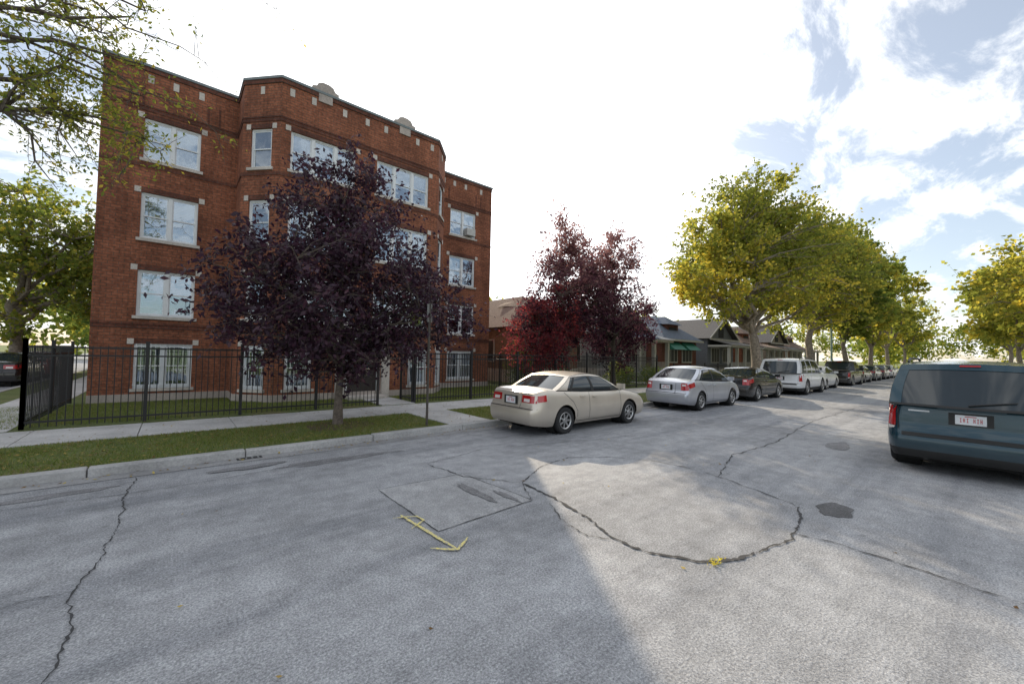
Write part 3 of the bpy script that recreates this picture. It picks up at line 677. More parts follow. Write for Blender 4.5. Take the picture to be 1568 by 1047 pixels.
def car(name,loc,rot,mat,L=4.45,W=1.72,H=1.4,wb=2.55,roh=.98,R=.31,deck=None,gh=None,wr=.76,insr=None,insf=None,
        pill=None,tail='wide',bump=None,lower=None,rails=False,bump_z=(.32,.6),ghb=.93,bedtail=False):
    e=empty(name,loc,rot); hw=W/2
    dx=np.array([d[0] for d in deck]);dz=np.array([d[1] for d in deck])
    def dk(s): return float(np.mean([np.interp(min(max(s+o,0),L),dx,dz) for o in (-.08,-.04,0,.04,.08)]))
    insr=insr or [(.2,.10),(.33,.02),(.45,0),(.6,.01),(.64,.06),(.9,.10),(1.1,.14)]
    insf=insf or [(.2,.10),(.33,.02),(.5,0),(.6,.05),(.75,.14)]
    fi=lambda tab,z: float(np.interp(z,[t[0] for t in tab],[t[1] for t in tab]))
    CR=.48
    def plan(s):
        d=min(s,L-s)
        return hw*(.80+.20*math.sqrt(max(0,1-(1-d/CR)**2))) if d<CR else hw
    bt=[0,.08,.2,.4,.6,.8,.92,.97,1];bf=[.91,.955,.985,1,.995,.975,.955,.94,.915]
    bulge=lambda t: float(np.interp(t,bt,bf))
    ax=[roh,roh+wb]; Ra=R+.055
    def arch(s):
        z=.2+ (.05*max(0,1-min(s,L-s)/.5))
        for a in ax:
            d=abs(s-a)
            if d<=Ra: z=max(z,R+math.sqrt(max(0,Ra*Ra-d*d)))
        return z
    def shiftx(s,z):
        if s<CR: return s+(1-s/CR)*fi(insr,z)
        if L-s<CR: return s-(1-(L-s)/CR)*fi(insf,z)
        return s
    tl=[0,.05,.12,.2,.3,.4,.5,.6,.7,.8,.87,.93,.97,1.0]; dy=[.9,.72,.5,.25,0]
    S=set(np.round(np.linspace(0,L,56),3))|{.015,.04,.08,.13,.2,.28,.36}|{L-q for q in (.015,.04,.08,.13,.2,.28,.36)}
    for a in ax:
        for q in np.linspace(-1,1,17): S.add(a+q*(Ra-.001))
        S.add(a+Ra+.001);S.add(a-Ra-.001)
    S=sorted(x for x in S if 0<=x<=L)
    b=MB(); k=[]; nl=len(tl)
    for s in S:
        zd=dk(s); za=arch(s); w=plan(s); ring=[]
        side=[]
        for j,t in enumerate(tl):
            z=max(.2+t*(zd-.2),za+.003*j); z=min(z,zd-.0005*(nl-1-j)) if z>zd else z
            side.append((shiftx(s,z)-L/2,w*bulge((z-.2)/(zd-.2)),z))
        cr=.035*min(1,min(s,L-s)/.5)
        dk_=[(shiftx(s,zd)-L/2,w*.915*q,zd+cr*(1-q*q)+.004) for q in dy]
        ring=[(x,-y,z) for x,y,z in side]+[(x,-y,z) for x,y,z in dk_]+[(x,y,z) for x,y,z in dk_[-2::-1]]+side[::-1]
        k.append(ring)
    nr=len(k[0])
    for r in k: b.v+=r
    for i in range(len(k)-1):
        for j in range(nr-1):
            jj=min(j,nr-2-j); b.f.append((i*nr+j,i*nr+j+1,(i+1)*nr+j+1,(i+1)*nr+j)); b.m.append(1 if (lower and jj<lower) else 0)
    for i0,flip in ((0,0),((len(k)-1)*nr,1)):
        for j in range((nr-1)//2):
            a,c,d_,e_=i0+j,i0+j+1,i0+nr-2-j,i0+nr-1-j
            fc=(a,c,e_) if c==d_ else (a,c,d_,e_)
            b.f.append(fc if flip else fc[::-1]); b.m.append(1 if (lower and j<lower) else 0)
    b.obj('body',[mat,M_TRIM],e,smooth=28,recalc=True)
    b0,b1,r0,r1=gh
    g=MB(); wbh=hw*ghb; wrh=hw*wr
    def basep(u): s=b0+(b1-b0)*u; return np.array([s-L/2,wbh,dk(s)-.015])
    def roofp(u): s=r0+(r1-r0)*u; return np.array([s-L/2,wrh,H-.045-.06*(2*u-1)**2*(.8 if u<.5 else 1.0)])
    def Sd(u,t,off=0,sg=1):
        p=basep(u)*(1-t)+roofp(u)*t; p[1]+=.035*math.sin(math.pi*t)+off; p[1]*=sg; return p
    def Fr(v,t,u,off=0):
        p=basep(u)*(1-t)+roofp(u)*t; yy=(p[1]+.035*math.sin(math.pi*t))*v; sg=1 if u==1 else -1
        return np.array([p[0]+sg*((.13*(1-t)+.05*t)*(1-v*v)+off),yy,p[2]+.035*t*(1-v*v)+off*.4])
    us=np.linspace(0,1,13);ts=np.linspace(0,1,8);vs=np.linspace(-1,1,13)
    g.grid(lambda u,t:Sd(u,t),us,ts,1); g.grid(lambda u,t:Sd(u,t,0,-1),us,ts,1)
    g.grid(lambda v,t:Fr(v,t,1),vs,ts,1); g.grid(lambda v,t:Fr(v,t,0),vs,ts,1)
    def Rf(u,v):
        p=roofp(u); xo=.05*(1-v*v)*((1 if u>.5 else -1)*abs(2*u-1)**3); return (p[0]+xo,p[1]*v,p[2]+.035*(1-v*v)+.012*math.sin(math.pi*u))
    g.grid(Rf,np.linspace(0,1,15),vs,0)
    o_=.007
    pl=pill
    for sg in (1,-1):
        for a0,a1,c0,c1,mi in pl:
            g.grid(lambda q,t:Sd((a0+(a1-a0)*q)*(1-t)+(c0+(c1-c0)*q)*t,t,o_ if mi==0 else o_*.7,sg),[0,.5,1],np.linspace(0,1,7),mi)
        g.grid(lambda q,t:Sd(q,t,o_*1.3,sg),us,[.9,.95,1.0],0)
        g.grid(lambda q,t:Sd(q,t,o_*1.1,sg),us,[0,.06],2)
    for u in (0,1):
        wv=.84 if u==0 else .93
        for sg in (1,-1): g.grid(lambda v,t:Fr(sg*v,t,u,o_),[wv,.92,.96,1],ts,0)
        g.grid(lambda v,t:Fr(v,t,u,o_*1.3),vs,[.86 if (tail=='tall' and u==0) else .92,1],0); g.grid(lambda v,t:Fr(v,t,u,o_*1.3),vs,[0,.05],2)
    g.obj('cabin',[mat,M_CGLASS,M_TRIM],e,smooth=30)
    w=MB()
    for a in ax:
        for sg in (1,-1):
            c=(a-L/2,sg*(hw-.115),R)
            prof=[(R*.62,.09),(R*.66,.105),(R*.9,.11),(R*.97,.09),(R,.06),(R,-.06),(R*.96,-.1),(R*.6,-.1)]
            w.lathe([(r,y*sg) for r,y in prof],c,32,0)
            w.lathe([(R*.62,.09*sg),(R*.6,.098*sg),(R*.56,.085*sg),(R*.54,.05*sg),(0.001,.04*sg)],c,32,2)
            w.lathe([(R*.645,.1*sg),(R*.62,.108*sg),(R*.55,.09*sg)],c,32,1)
            w.lathe([(R*.2,.085*sg),(R*.17,.1*sg),(0.001,.104*sg)],c,16,1); w.lathe([(R*.2,.04*sg),(R*.2,.085*sg)],c,16,1)
            for q in range(7):
                an=q*2*math.pi/7; ca,sa=math.cos(an),math.sin(an)
                P=[(c[0]+ca*r_-sa*w_,c[1]+.088*sg,c[2]+sa*r_+ca*w_) for r_,w_ in ((R*.12,R*.08),(R*.6,R*.055),(R*.6,-R*.055),(R*.12,-R*.08))]
                w.prism(P,(0,-.03*sg,0),1)
            w.lathe([(Ra+.004,-.02*sg),(Ra+.004,-.32*sg),(0.001,-.33*sg)],(c[0],sg*hw*.93,c[2]),32,2)
    w.box(-L/2+.25,L/2-.25,-hw*.82,hw*.82,.19,.3,2)
    w.obj('wheels',[M_TYRE,M_RIM,M_UNDER],e,smooth=40,recalc=True)
    d=MB()
    def sy(s,z): return plan(s)*bulge((z-.2)/(dk(s)-.2))
    def sideline(pts,w_,mi,off=.003):
        for sg in (1,-1):
            for (s0,z0),(s1,z1) in zip(pts[:-1],pts[1:]):
                L2=math.hypot(s1-s0,z1-z0); n=max(2,int(L2/.08)); nx,nz=-(z1-z0)/L2*w_/2,(s1-s0)/L2*w_/2
                def fn(t,q):
                    s_=s0+(s1-s0)*t+nx*q; z_=z0+(z1-z0)*t+nz*q; return (shiftx(s_,z_)-L/2,sg*(sy(s_,z_)+off),z_)
                d.grid(fn,np.linspace(0,1,n+1),[-1,1],mi)
    def xat(pil): return b0+(b1-b0)*pil
    sB=xat(.45); zbt=dk(sB)-.02; sF=xat(.95)
    front=roh+wb-Ra-.04; rear=roh+Ra+.05
    sideline([(sB,zbt),(sB,.26)],.010,1)
    sideline([(max(sF-.02,front-.02),dk(sF)-.03),(front+.0,.55),(front-.02,.27)],.010,1)
    sideline([(rear-.45,dk(rear-.3)-.03),(rear-.15,.72),(rear,.5),(rear,.27)],.010,1)
    sideline([(rear,.262),(front,.262)],.014,1)
    zm=.5; sideline([(rear+.02,zm),(sB-.01,zm)],.05,0,.006); sideline([(sB+.02,zm),(front-.02,zm)],.05,0,.006)
    for s_ in (rear+.1,sB+.12):
        for sg in (1,-1):
            y=sy(s_,.8*dk(s_)); zz=dk(s_)-.14
            d.box(s_-L/2,s_-L/2+.17,min(sg*(y-.02),sg*(y+.03)),max(sg*(y-.02),sg*(y+.03)),zz,zz+.03,0)
    for sg in (1,-1):
        s_=xat(.93); z_=dk(s_)+.03; y=wbh
        d.prism([(s_-L/2-.02,sg*(y-.02),z_),(s_-L/2+.07,sg*(y-.0),z_),(s_-L/2+.06,sg*(y+.19),z_+.0),(s_-L/2-.03,sg*(y+.2),z_),],(0,0,.13),0)
    def rx(y,z,front_=False,off=.0):
        f_=bulge((z-.2)/max(.01,(dk(.0 if not front_ else L)-.2))); yy=abs(y)/(hw*f_)
        s_=0 if yy<=.8 else CR*(1-math.sqrt(max(0,1-((min(yy,.999)-.8)/.2)**2)))
        ins=fi(insf if front_ else insr,z)
        x=s_+(1-s_/CR)*ins-off
        return (L/2-x) if front_ else (-L/2+x)
    def rpatch(y0,y1,z0,z1,mi,off=.008,fr_=False):
        for sg in (1,-1):
            d.grid(lambda y,z:(rx(y,z,fr_,off),sg*y,z),np.linspace(y0,y1,9),np.linspace(z0,z1,5),mi)
    z1=dk(0)
    if tail=='wide':
        rpatch(hw*.42,hw*.965,z1-.21,z1-.05,2); rpatch(hw*.5,hw*.72,z1-.19,z1-.12,5,.012)
        sideline([(.1,z1-.12),(.36,z1-.10)],.14,2,.008)
    elif tail=='corner':
        rpatch(hw*.62,hw*.97,z1-.26,z1-.02,2); rpatch(hw*.66,hw*.8,z1-.12,z1-.06,5,.012); sideline([(.08,z1-.12),(.42,z1-.06)],.15,2,.008)
    elif tail=='tall':
        rpatch(hw*.86,hw*.975,z1-.36,z1-.02,2,.01); rpatch(hw*.87,hw*.96,z1-.42,z1-.37,5,.012); sideline([(.12,z1-.36),(.12,z1-.04)],.16,2,.01)
    d.grid(lambda y,z:(rx(y,z,False,.003),y,z),np.linspace(-hw*.93,hw*.93,21),[bump_z[1]+.005,bump_z[1]+.018],1)
    pz=z1-.25 if tail!='tall' else z1-.3
    if bump: pz=bump
    px=rx(0,pz,False,.0)-.02
    d.box(px,px+.012,-.23,.23,pz-.02,pz+.17,1); d.box(px-.006,px-.001,-.16,.16,pz,pz+.145,3)
    for q in range(7):
        if q==3: continue
        y=-.118+q*.035
        if q in (0,2,5): d.box(px-.008,px-.0062,y,y+.006,pz+.035,pz+.1,4); d.box(px-.008,px-.0062,y+.014,y+.02,pz+.035,pz+.1,4); d.box(px-.0082,px-.0064,y+.006,y+.014,pz+.062,pz+.072,4)
        else: d.box(px-.008,px-.0062,y,y+.018,pz+.035,pz+.045,4); d.box(px-.008,px-.0062,y,y+.018,pz+.09,pz+.1,4); d.box(px-.0082,px-.0064,y+.006,y+.012,pz+.045,pz+.09,4)
    d.box(px-.008,px-.0062,-.06,.06,pz+.118,pz+.13,4)
    if tail!='tall': d.grid(lambda y,z:(rx(y,z,False,.003),y,z),[-hw*.4,-hw*.399+.01],np.linspace(bump_z[1],z1-.03,4),1)
    zf=dk(L)
    rpatch(hw*.5,hw*.96,zf-.12,zf-.0,6,.008,True); d.grid(lambda y,z:(rx(y,z,True,.006),y,z),np.linspace(-hw*.4,hw*.4,7),np.linspace(zf-.12,zf-.02,3),1)
    d.grid(lambda y,z:(rx(y,z,True,.006),y,z),np.linspace(-hw*.6,hw*.6,7),np.linspace(.3,.42,3),1)
    if rails:
        for sg in (1,-1):
            P=[(r0-L/2+.3+(r1-r0-.5)*t,sg*wrh*.92,H-.02+.05*(1 if 0<t<1 else -.3)) for t in np.linspace(0,1,9)]
            d.tube(P,[.018]*9,6,1)
    if tail=='tall':
        p1=Fr(.02,.08,0,.02);p2=Fr(-.5,.2,0,.025); d.tube([p1,p2],[.012,.008],5,1)
        d.box(px-.0,px+.02,-.35,.35,pz+.2,pz+.24,0)
        d.grid(lambda y,z:(rx(y,z,False,.005),y,z),np.linspace(-hw*.55,hw*.55,7),np.linspace(pz-.04,pz+.19,3),0)
        for sg in (1,-1): d.grid(lambda y,z:(rx(y,z,False,.004),sg*y,z),[hw*.82,hw*.833],np.linspace(bump_z[1],z1-.01,6),1)
        d.grid(lambda v,t:Fr(v,t,0,.022),np.linspace(-.14,.14,4),[.93,.965],2)
        d.grid(lambda y,z:(rx(y,z,False,.009),y,z),np.linspace(hw*.45,hw*.7,5),[z1-.1,z1-.075],3)
        d.grid(lambda y,z:(rx(y,z,False,.012),y,z),np.linspace(-hw*.78,hw*.78,15),[bump_z[1]-.06,bump_z[1]-.005],1)
    if bedtail:
        d.box(-L/2+.15,b0-L/2-.1,-hw*.8,hw*.8,dk(1.)+.02,dk(1.)+.06,1)
    ex=-L/2+.1; d.tube([(ex,hw*.5,.25),(ex+.3,hw*.5,.27)],[.03,.03],10,1)
    d.obj('lamps_plate_and_trim',[mat,M_TRIM,M_TAIL,M_PLATE,M_PLTXT,M_AMB,M_LAMP],e,smooth=40)
    return e
GOLD=paint('champagne_paint',(.66,.59,.50),.4,.3); SILV=paint('silver_paint',(.58,.6,.65),.55,.3); BLK=paint('black_paint',(.012,.012,.014),.2,.25)
WHT=paint('white_paint',(.75,.76,.77),0,.35); TEAL=paint('teal_paint',(.008,.045,.068),.3,.25); RED=paint('red_paint',(.4,.02,.02),.2,.3); GRYP=paint('grey_paint',(.12,.13,.14),.5,.3)
sed=dict(deck=[(0,.93),(.05,.97),(.45,1.01),(.9,.99),(1.6,.95),(2.6,.92),(3.15,.93),(3.6,.87),(4.1,.76),(4.38,.66),(4.45,.6)],gh=(.72,3.25,1.32,2.45),
         pill=[(0,.14,0,.03,0),(.17,.2,.1,.15,2),(.50,.535,.50,.56,2),(.965,1,.93,1,0)])
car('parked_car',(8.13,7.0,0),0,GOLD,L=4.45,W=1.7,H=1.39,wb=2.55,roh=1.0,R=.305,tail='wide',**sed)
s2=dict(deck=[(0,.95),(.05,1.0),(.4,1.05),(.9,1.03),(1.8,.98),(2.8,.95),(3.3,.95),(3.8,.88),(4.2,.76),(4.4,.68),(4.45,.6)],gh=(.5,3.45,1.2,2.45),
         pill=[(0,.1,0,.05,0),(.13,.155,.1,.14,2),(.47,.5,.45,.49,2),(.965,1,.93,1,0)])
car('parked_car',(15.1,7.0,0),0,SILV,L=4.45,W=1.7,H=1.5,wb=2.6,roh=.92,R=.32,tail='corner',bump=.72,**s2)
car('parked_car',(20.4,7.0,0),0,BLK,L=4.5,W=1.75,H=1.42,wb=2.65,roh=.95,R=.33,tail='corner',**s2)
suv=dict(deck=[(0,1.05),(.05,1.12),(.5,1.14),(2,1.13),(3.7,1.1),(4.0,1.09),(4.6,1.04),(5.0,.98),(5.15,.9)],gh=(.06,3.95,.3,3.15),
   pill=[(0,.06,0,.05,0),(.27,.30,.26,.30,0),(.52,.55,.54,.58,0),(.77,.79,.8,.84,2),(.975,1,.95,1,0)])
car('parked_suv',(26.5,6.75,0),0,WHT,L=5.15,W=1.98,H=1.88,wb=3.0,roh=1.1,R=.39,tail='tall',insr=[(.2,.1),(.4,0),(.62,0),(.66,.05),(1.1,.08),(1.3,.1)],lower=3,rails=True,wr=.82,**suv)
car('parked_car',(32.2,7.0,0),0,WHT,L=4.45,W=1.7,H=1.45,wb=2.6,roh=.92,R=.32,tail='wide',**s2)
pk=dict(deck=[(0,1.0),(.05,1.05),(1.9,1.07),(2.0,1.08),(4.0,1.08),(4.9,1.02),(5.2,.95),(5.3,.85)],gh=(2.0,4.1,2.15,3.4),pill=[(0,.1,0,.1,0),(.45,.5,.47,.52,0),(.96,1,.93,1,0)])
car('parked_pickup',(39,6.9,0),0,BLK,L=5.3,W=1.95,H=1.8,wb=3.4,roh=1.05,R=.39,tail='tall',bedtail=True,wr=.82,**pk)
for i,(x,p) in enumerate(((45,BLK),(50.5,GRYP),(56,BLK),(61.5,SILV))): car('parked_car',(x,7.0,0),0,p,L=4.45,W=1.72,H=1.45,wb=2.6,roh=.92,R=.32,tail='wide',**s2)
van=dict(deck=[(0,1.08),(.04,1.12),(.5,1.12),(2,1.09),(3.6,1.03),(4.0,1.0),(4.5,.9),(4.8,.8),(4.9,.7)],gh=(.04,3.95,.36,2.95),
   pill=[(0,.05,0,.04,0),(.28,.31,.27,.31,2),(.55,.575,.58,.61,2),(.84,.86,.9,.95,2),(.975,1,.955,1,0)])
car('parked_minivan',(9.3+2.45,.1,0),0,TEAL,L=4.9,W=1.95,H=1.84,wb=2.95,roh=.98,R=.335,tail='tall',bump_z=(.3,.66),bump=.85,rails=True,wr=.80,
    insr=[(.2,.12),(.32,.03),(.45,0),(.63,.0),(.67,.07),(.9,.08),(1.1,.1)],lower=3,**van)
for i,(x,p) in enumerate(((34,GRYP),(46,WHT))): car('parked_car',(x,-.2,0),0,p,L=4.45,W=1.72,H=1.45,wb=2.6,roh=.92,R=.32,tail='wide',**s2)
car('parked_car',(-5.7,28.5,0),math.pi/2,BLK,L=4.45,W=1.72,H=1.45,wb=2.6,roh=.92,R=.32,**s2)
car('parked_car',(-5.7,34.3,0),math.pi/2,RED,L=4.45,W=1.72,H=1.45,wb=2.6,roh=.92,R=.32,**s2)
e=empty('street_lamp',(47,9,.1)); m=MB((47,9,.1)); m.tube([(47,9,.1),(47,9,1),(47,9,7.2),(47,8.7,7.8),(47,7.4,8.0)],[.12,.09,.06,.05,.04],8); m.obj('pole',[M_POLE],e)
m=MB((47,9,.1)); m.tube([(47,7.5,8.0),(47,7.3,8.02),(47,6.9,8.0),(47,6.75,7.97)],[.05,.14,.16,.05],8); m.obj('lamp_head',[M_STEEL],e)

# ---------------------------------------------------------------- trees
make_tree('purple_leaf_tree',(2.95,9.6,.1),6.7,1.15,.095,[(0,0,3.0,2.6,2.2,1.9,5),(.1,0,4.6,1.7,1.5,1.6,2.4),(-1.9,.3,3.1,1.25,1.2,1.4,1.1),(2.0,-.3,2.8,1.3,1.1,1.2,1.3),(0,0,1.75,2.1,1.6,.8,1.8)],
   480,60,.12,.24,LM_PURP,M_BARK,11,nlimb=18,aspect=.5,droop=.55,extra=[(.1,0,6.3),(0,0,6.55),(.2,.1,6.0),(-.2,0,5.9),(-.9,0,5.5),(.6,0,5.6),(2.9,-.9,2.6),(3.2,-1,2.3)],twig=.010)
PG=lambda q:np.clip((q[:,2]-4.5)*.16,-.3,.45)
make_tree('purple_leaf_tree',(15.0,13.3,.1),9.2,1.3,.14,[(0,0,4.4,2.6,2.4,3.0,4),(-.2,0,6.7,1.8,1.6,2.1,2),(-1.6,0,3.4,1.6,1.4,1.8,1.2),(1.6,0,5.6,1.6,1.4,2.2,1.2)],
   380,58,.15,.30,LM_PURP2,M_BARK,12,nlimb=16,droop=.5,ygrad=PG,extra=[(-.6,0,8.8),(-.5,0,9.0),(-.7,.1,8.5)])
make_tree('purple_leaf_tree',(18.2,12.9,.1),8.9,1.3,.14,[(0,0,4.0,2.4,2.4,3.0,4),(.2,0,6.6,1.5,1.4,2.1,2),(1.2,0,3.0,1.8,1.6,1.8,1)],
   300,58,.15,.30,LM_PURP2,M_BARK,13,nlimb=14,droop=.5,ygrad=PG)
make_tree('red_leaf_tree',(12.7,13.0,.1),5.4,.7,.08,[(0,0,2.6,1.8,1.5,1.9,4),(1.2,0,3.2,1.4,1.3,1.9,2)],210,55,.13,.27,LM_RED,M_BARK,14,nlimb=10,droop=.4)
YG=lambda q: np.clip(.1*(np.hypot(q[:,0],q[:,1])>3.6)-.08+.13*np.sin(q[:,0]*.9+1)+.12*np.cos(q[:,2]*1.1)-.1*(q[:,2]>10),-.3,.3)
make_tree('street_tree',(28.3,9.2,.1),13.8,3.0,.33,[(0,0,8.0,5.8,5.4,3.8,4.5),(-1.8,0,10.9,3.2,3.0,2.4,1.8),(-4.8,0,6.4,2.8,2.8,2.6,1.6),(-5.8,.5,8.6,1.5,1.5,1.2,.5),(4.0,0,7,3.4,3,3.2,1.6),(2.2,0,10.4,2.8,2.6,2.0,1.3)],
   560,84,.2,.42,LM_YG,M_BARKG,21,nlimb=24,aspect=.75,ygrad=YG,twig=.03,outer=.42)
make_tree('street_tree',(41,9.2,.1),15.5,3.0,.33,[(0,0,9.2,6.2,5.2,4.8,5),(2.6,0,11.4,3.4,3,2.8,1.6),(4.2,0,7.2,3.4,3,3.2,1.2)],
   380,74,.27,.55,LM_YG,M_BARKG,22,nlimb=16,aspect=.75,ygrad=YG,twig=.03)
for i,(x,y,h) in enumerate(((55,9.3,16),(69,9.2,15.5),(85,9.3,16),(45,-4.2,12.0),(61,-3.2,13),(78,-3.2,14),(96,-3,14),(105,9.2,15))):
    make_tree('street_tree',(x,y,.1),h,2.8,.28,[(0,0,h*.6,5.6,5,h*.34,5),(2,0,h*.5,3.5,3,2.9,1.2),(-2,0,h*.52,3.5,3,2.9,1.2)],
       (230 if x<60 else 130) if x<70 else 80,62,.3 if x<50 else .44,.55,LM_YG if i%3 or x<50 else LM_YG2,M_BARKG,30+i,nlimb=12,aspect=.8,ygrad=YG if x!=45 else (lambda q:np.full(len(q),.12)),twig=.03)
make_tree('parkway_tree',(-5.2,9.4,.1),10.5,3.5,.2,[(0,0,7.6,3.6,3.2,2.4,2),(3.5,.1,7.4,1.2,1.6,2.0,1.8),(3.8,.1,5.8,.9,1.5,1.4,1.6),(3.9,-.2,8.6,1.2,1.5,.5,.5)],
   225,40,.085,.22,LM_YG2,M_BARK,41,nlimb=16,aspect=.45,extra=[(5.0,.1,5.0),(4.7,.2,5.4),(4.4,0,4.4),(4.2,.3,4.6),(3.9,0,5.2),(4.9,0,6.2),(3.7,.2,4.2),(4.6,.1,4.9)],
   bare=[[(3.6,0,8.8),(4.4,.1,9.0),(5.2,0,9.1),(6.0,.1,8.9),(6.7,0,8.75)],[(3.2,-.5,9.2),(4.4,-.5,9.6),(5.4,-.6,9.5),(6.2,-.5,9.6)],[(3.8,0,6.5),(4.6,.1,6.2),(5.3,0,6.1),(5.9,.1,5.7)],[(3.6,0,7.6),(4.4,.1,7.2),(5.1,.2,7.3),(5.7,0,7.0)]],
   ygrad=lambda q:np.clip((q[:,0]-2)*.06,0,.25),twig=.012)
make_tree('backyard_tree',(-6.3,33,.1),11.5,2.5,.3,[(0,0,6.4,4.8,4,4.4,5),(3.2,0,6,2.6,3,3.4,2)],270,60,.24,.45,LM_YG2,M_BARKG,42,nlimb=14,aspect=.6,twig=.02)
make_tree('backyard_tree',(-2.8,44,.1),11,2.5,.3,[(0,0,6,5,4,4.6,5)],150,55,.32,.5,LM_GR,M_BARKG,43,nlimb=12,aspect=.6,twig=.02)
make_tree('backyard_tree',(18.5,38,.1),13,3,.3,[(0,0,8,3.6,3.6,4.4,5)],90,40,.3,.55,LM_YG2,M_BARKG,44,nlimb=12,aspect=.6,twig=.02)
rng=np.random.default_rng(99); LC=[];LR=[]
def mass(cx,cy,h,r):
    for _ in range(28):
        d=rng.normal(size=3);d/=np.linalg.norm(d); c=np.array([cx,cy,h*.55])+d*np.array([r,r,h*.42])*rng.uniform(.4,1)
        LC.append(c+rng.normal(size=(34,3))*.8); LR.append(np.full(34,rng.uniform()))
for x in range(20,150,8): mass(x+rng.uniform(-3,3),42+rng.uniform(-5,5),rng.uniform(7,10),4.5)
for y in range(-40,60,9): mass(165+rng.uniform(-5,5),y,rng.uniform(12,15),6)
for x in range(-40,8,8): mass(x,75+rng.uniform(-5,5),rng.uniform(8,12),5)
for x in range(110,165,12): mass(x,14,12,4.5); mass(x,-8,12,4.5)
for x in range(30,160,16): mass(x,-32,11,5)
C=np.vstack(LC); rn=.4*np.concatenate(LR)+.6*rng.uniform(size=len(C))
np_mesh('distant_trees',leaf_verts(C,.75,rng,.2,.8),4,LM_YG2,rn)
def shrub(name,x,y,rx_,ry_,h,mat,seed):
    r=np.random.default_rng(seed); n=int(2600*rx_*h); d=r.normal(size=(n,3)); d/=np.linalg.norm(d,axis=1)[:,None]
    c=np.array([x,y,h*.5+.1])+d*(r.uniform(size=(n,1))**.4)*np.array([rx_,ry_,h*.52])*(1+.25*np.sin(d[:,:1]*5+d[:,2:]*4))
    np_mesh(name,leaf_verts(c,.08,r),4,mat,r.uniform(size=n),None,(x,y,.1))
shrub('shrub',14.2,12.8,1.0,.6,1.1,LM_GR,1); shrub('shrub',22.2,12.9,1.1,.7,1.2,LM_GR,2); shrub('shrub',26,13.5,1.2,.7,1.1,LM_YG2,3); shrub('shrub',13.9,15.6,.8,.8,2.4,LM_GR,4)
shrub('shrub',19.5,13.2,1.3,.7,1.3,LM_GR,5)

# ---------------------------------------------------------------- light
AZ=math.radians(56); EL=math.radians(24)
sd=Vector((math.cos(EL)*math.cos(AZ),math.cos(EL)*math.sin(AZ),math.sin(EL)))
sl=bpy.data.lights.new('sun','SUN'); sl.energy=5; sl.angle=math.radians(.5); sl.color=(1,.84,.62)
so=bpy.data.objects.new('sun',sl); so.rotation_euler=(-sd).to_track_quat('-Z','Y').to_euler(); COL.objects.link(so)
w=bpy.data.worlds.new('World'); scene.world=w; w.use_nodes=True; N=w.node_tree.nodes; L=w.node_tree.links; N.clear()
out=N.new('ShaderNodeOutputWorld'); sky=N.new('ShaderNodeTexSky'); sky.sky_type='NISHITA'; sky.sun_disc=False
sky.sun_elevation=EL; sky.sun_rotation=math.radians(34)
bg=N.new('ShaderNodeBackground'); bg.inputs['Strength'].default_value=.15; L.new(sky.outputs[0],bg.inputs['Color'])
tc=N.new('ShaderNodeTexCoord'); sp=N.new('ShaderNodeSeparateXYZ'); L.new(tc.outputs['Generated'],sp.inputs[0])
def mth(op,a,b=None,clamp=False):
    n=N.new('ShaderNodeMath'); n.operation=op; n.use_clamp=clamp
    for i,v in enumerate((a,b)):
        if v is None: continue
        if isinstance(v,(int,float)): n.inputs[i].default_value=v
        else: L.new(v,n.inputs[i])
    return n.outputs[0]
zz=mth('ADD',mth('MAXIMUM',sp.outputs['Z'],0),.22)
cb=N.new('ShaderNodeCombineXYZ'); L.new(mth('DIVIDE',sp.outputs['X'],zz),cb.inputs[0]); L.new(mth('DIVIDE',sp.outputs['Y'],zz),cb.inputs[1])
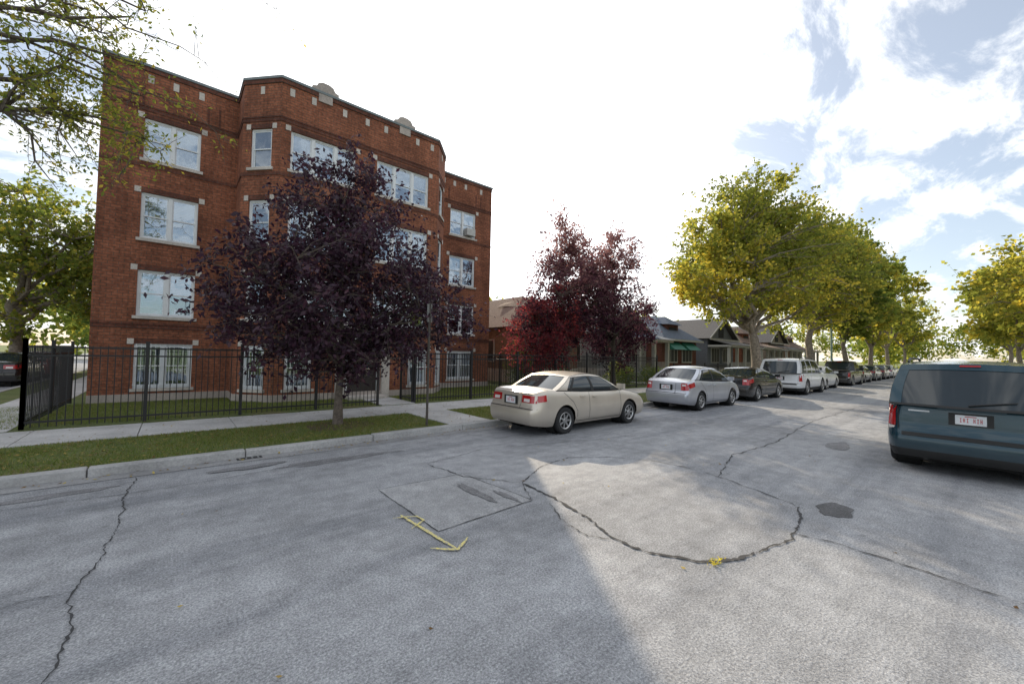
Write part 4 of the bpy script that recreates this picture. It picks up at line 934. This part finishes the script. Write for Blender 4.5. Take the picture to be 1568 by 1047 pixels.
mp=N.new('ShaderNodeMapping'); mp.inputs['Rotation'].default_value=(0,0,.5); mp.inputs['Scale'].default_value=(1.6,2.8,1); L.new(cb.outputs[0],mp.inputs['Vector'])
n1=noise(N,L,mp.outputs['Vector'],1.7,7,.66,.35); n2=noise(N,L,mp.outputs['Vector'],.45,2,.5)
dt=N.new('ShaderNodeVectorMath'); dt.operation='DOT_PRODUCT'; L.new(tc.outputs['Generated'],dt.inputs[0]); dt.inputs[1].default_value=sd
gp=mth('POWER',mth('MAXIMUM',dt.outputs['Value'],0),9)
cov=mth('ADD',mth('ADD',mth('MULTIPLY',n1.outputs['Fac'],.9),mth('MULTIPLY',n2.outputs['Fac'],.25)),mth('MULTIPLY',gp,.28))
mr=N.new('ShaderNodeMapRange'); mr.interpolation_type='SMOOTHSTEP'; mr.inputs['From Min'].default_value=.51; mr.inputs['From Max'].default_value=.67; mr.inputs['To Min'].default_value=.24; L.new(cov,mr.inputs['Value'])
bg2=N.new('ShaderNodeBackground'); bg2.inputs['Color'].default_value=(.97,.985,1,1)
L.new(mth('ADD',mth('MULTIPLY',gp,1.8),1.3),bg2.inputs['Strength'])
mx=N.new('ShaderNodeMixShader'); L.new(mr.outputs['Result'],mx.inputs[0]); L.new(bg.outputs[0],mx.inputs[1]); L.new(bg2.outputs[0],mx.inputs[2])
L.new(mx.outputs[0],out.inputs['Surface'])

# ---------------------------------------------------------------- camera
yaw=math.radians(49.6); pit=math.radians(1.75); rol=math.radians(1.15)
f=Vector((math.cos(yaw)*math.cos(pit),math.sin(yaw)*math.cos(pit),math.sin(pit))); r=f.cross(Vector((0,0,1))).normalized(); u=r.cross(f)
r2=r*math.cos(rol)+u*math.sin(rol); u2=u*math.cos(rol)-r*math.sin(rol)
cam=bpy.data.cameras.new('camera'); cam.sensor_width=36; cam.lens=14.0; cam.clip_end=3000; cam.clip_start=.05
co=bpy.data.objects.new('camera',cam); M=Matrix((r2,u2,-f)).transposed().to_4x4(); M.translation=Vector((0,0,1.8)); co.matrix_world=M
COL.objects.link(co); scene.camera=co
print('done')
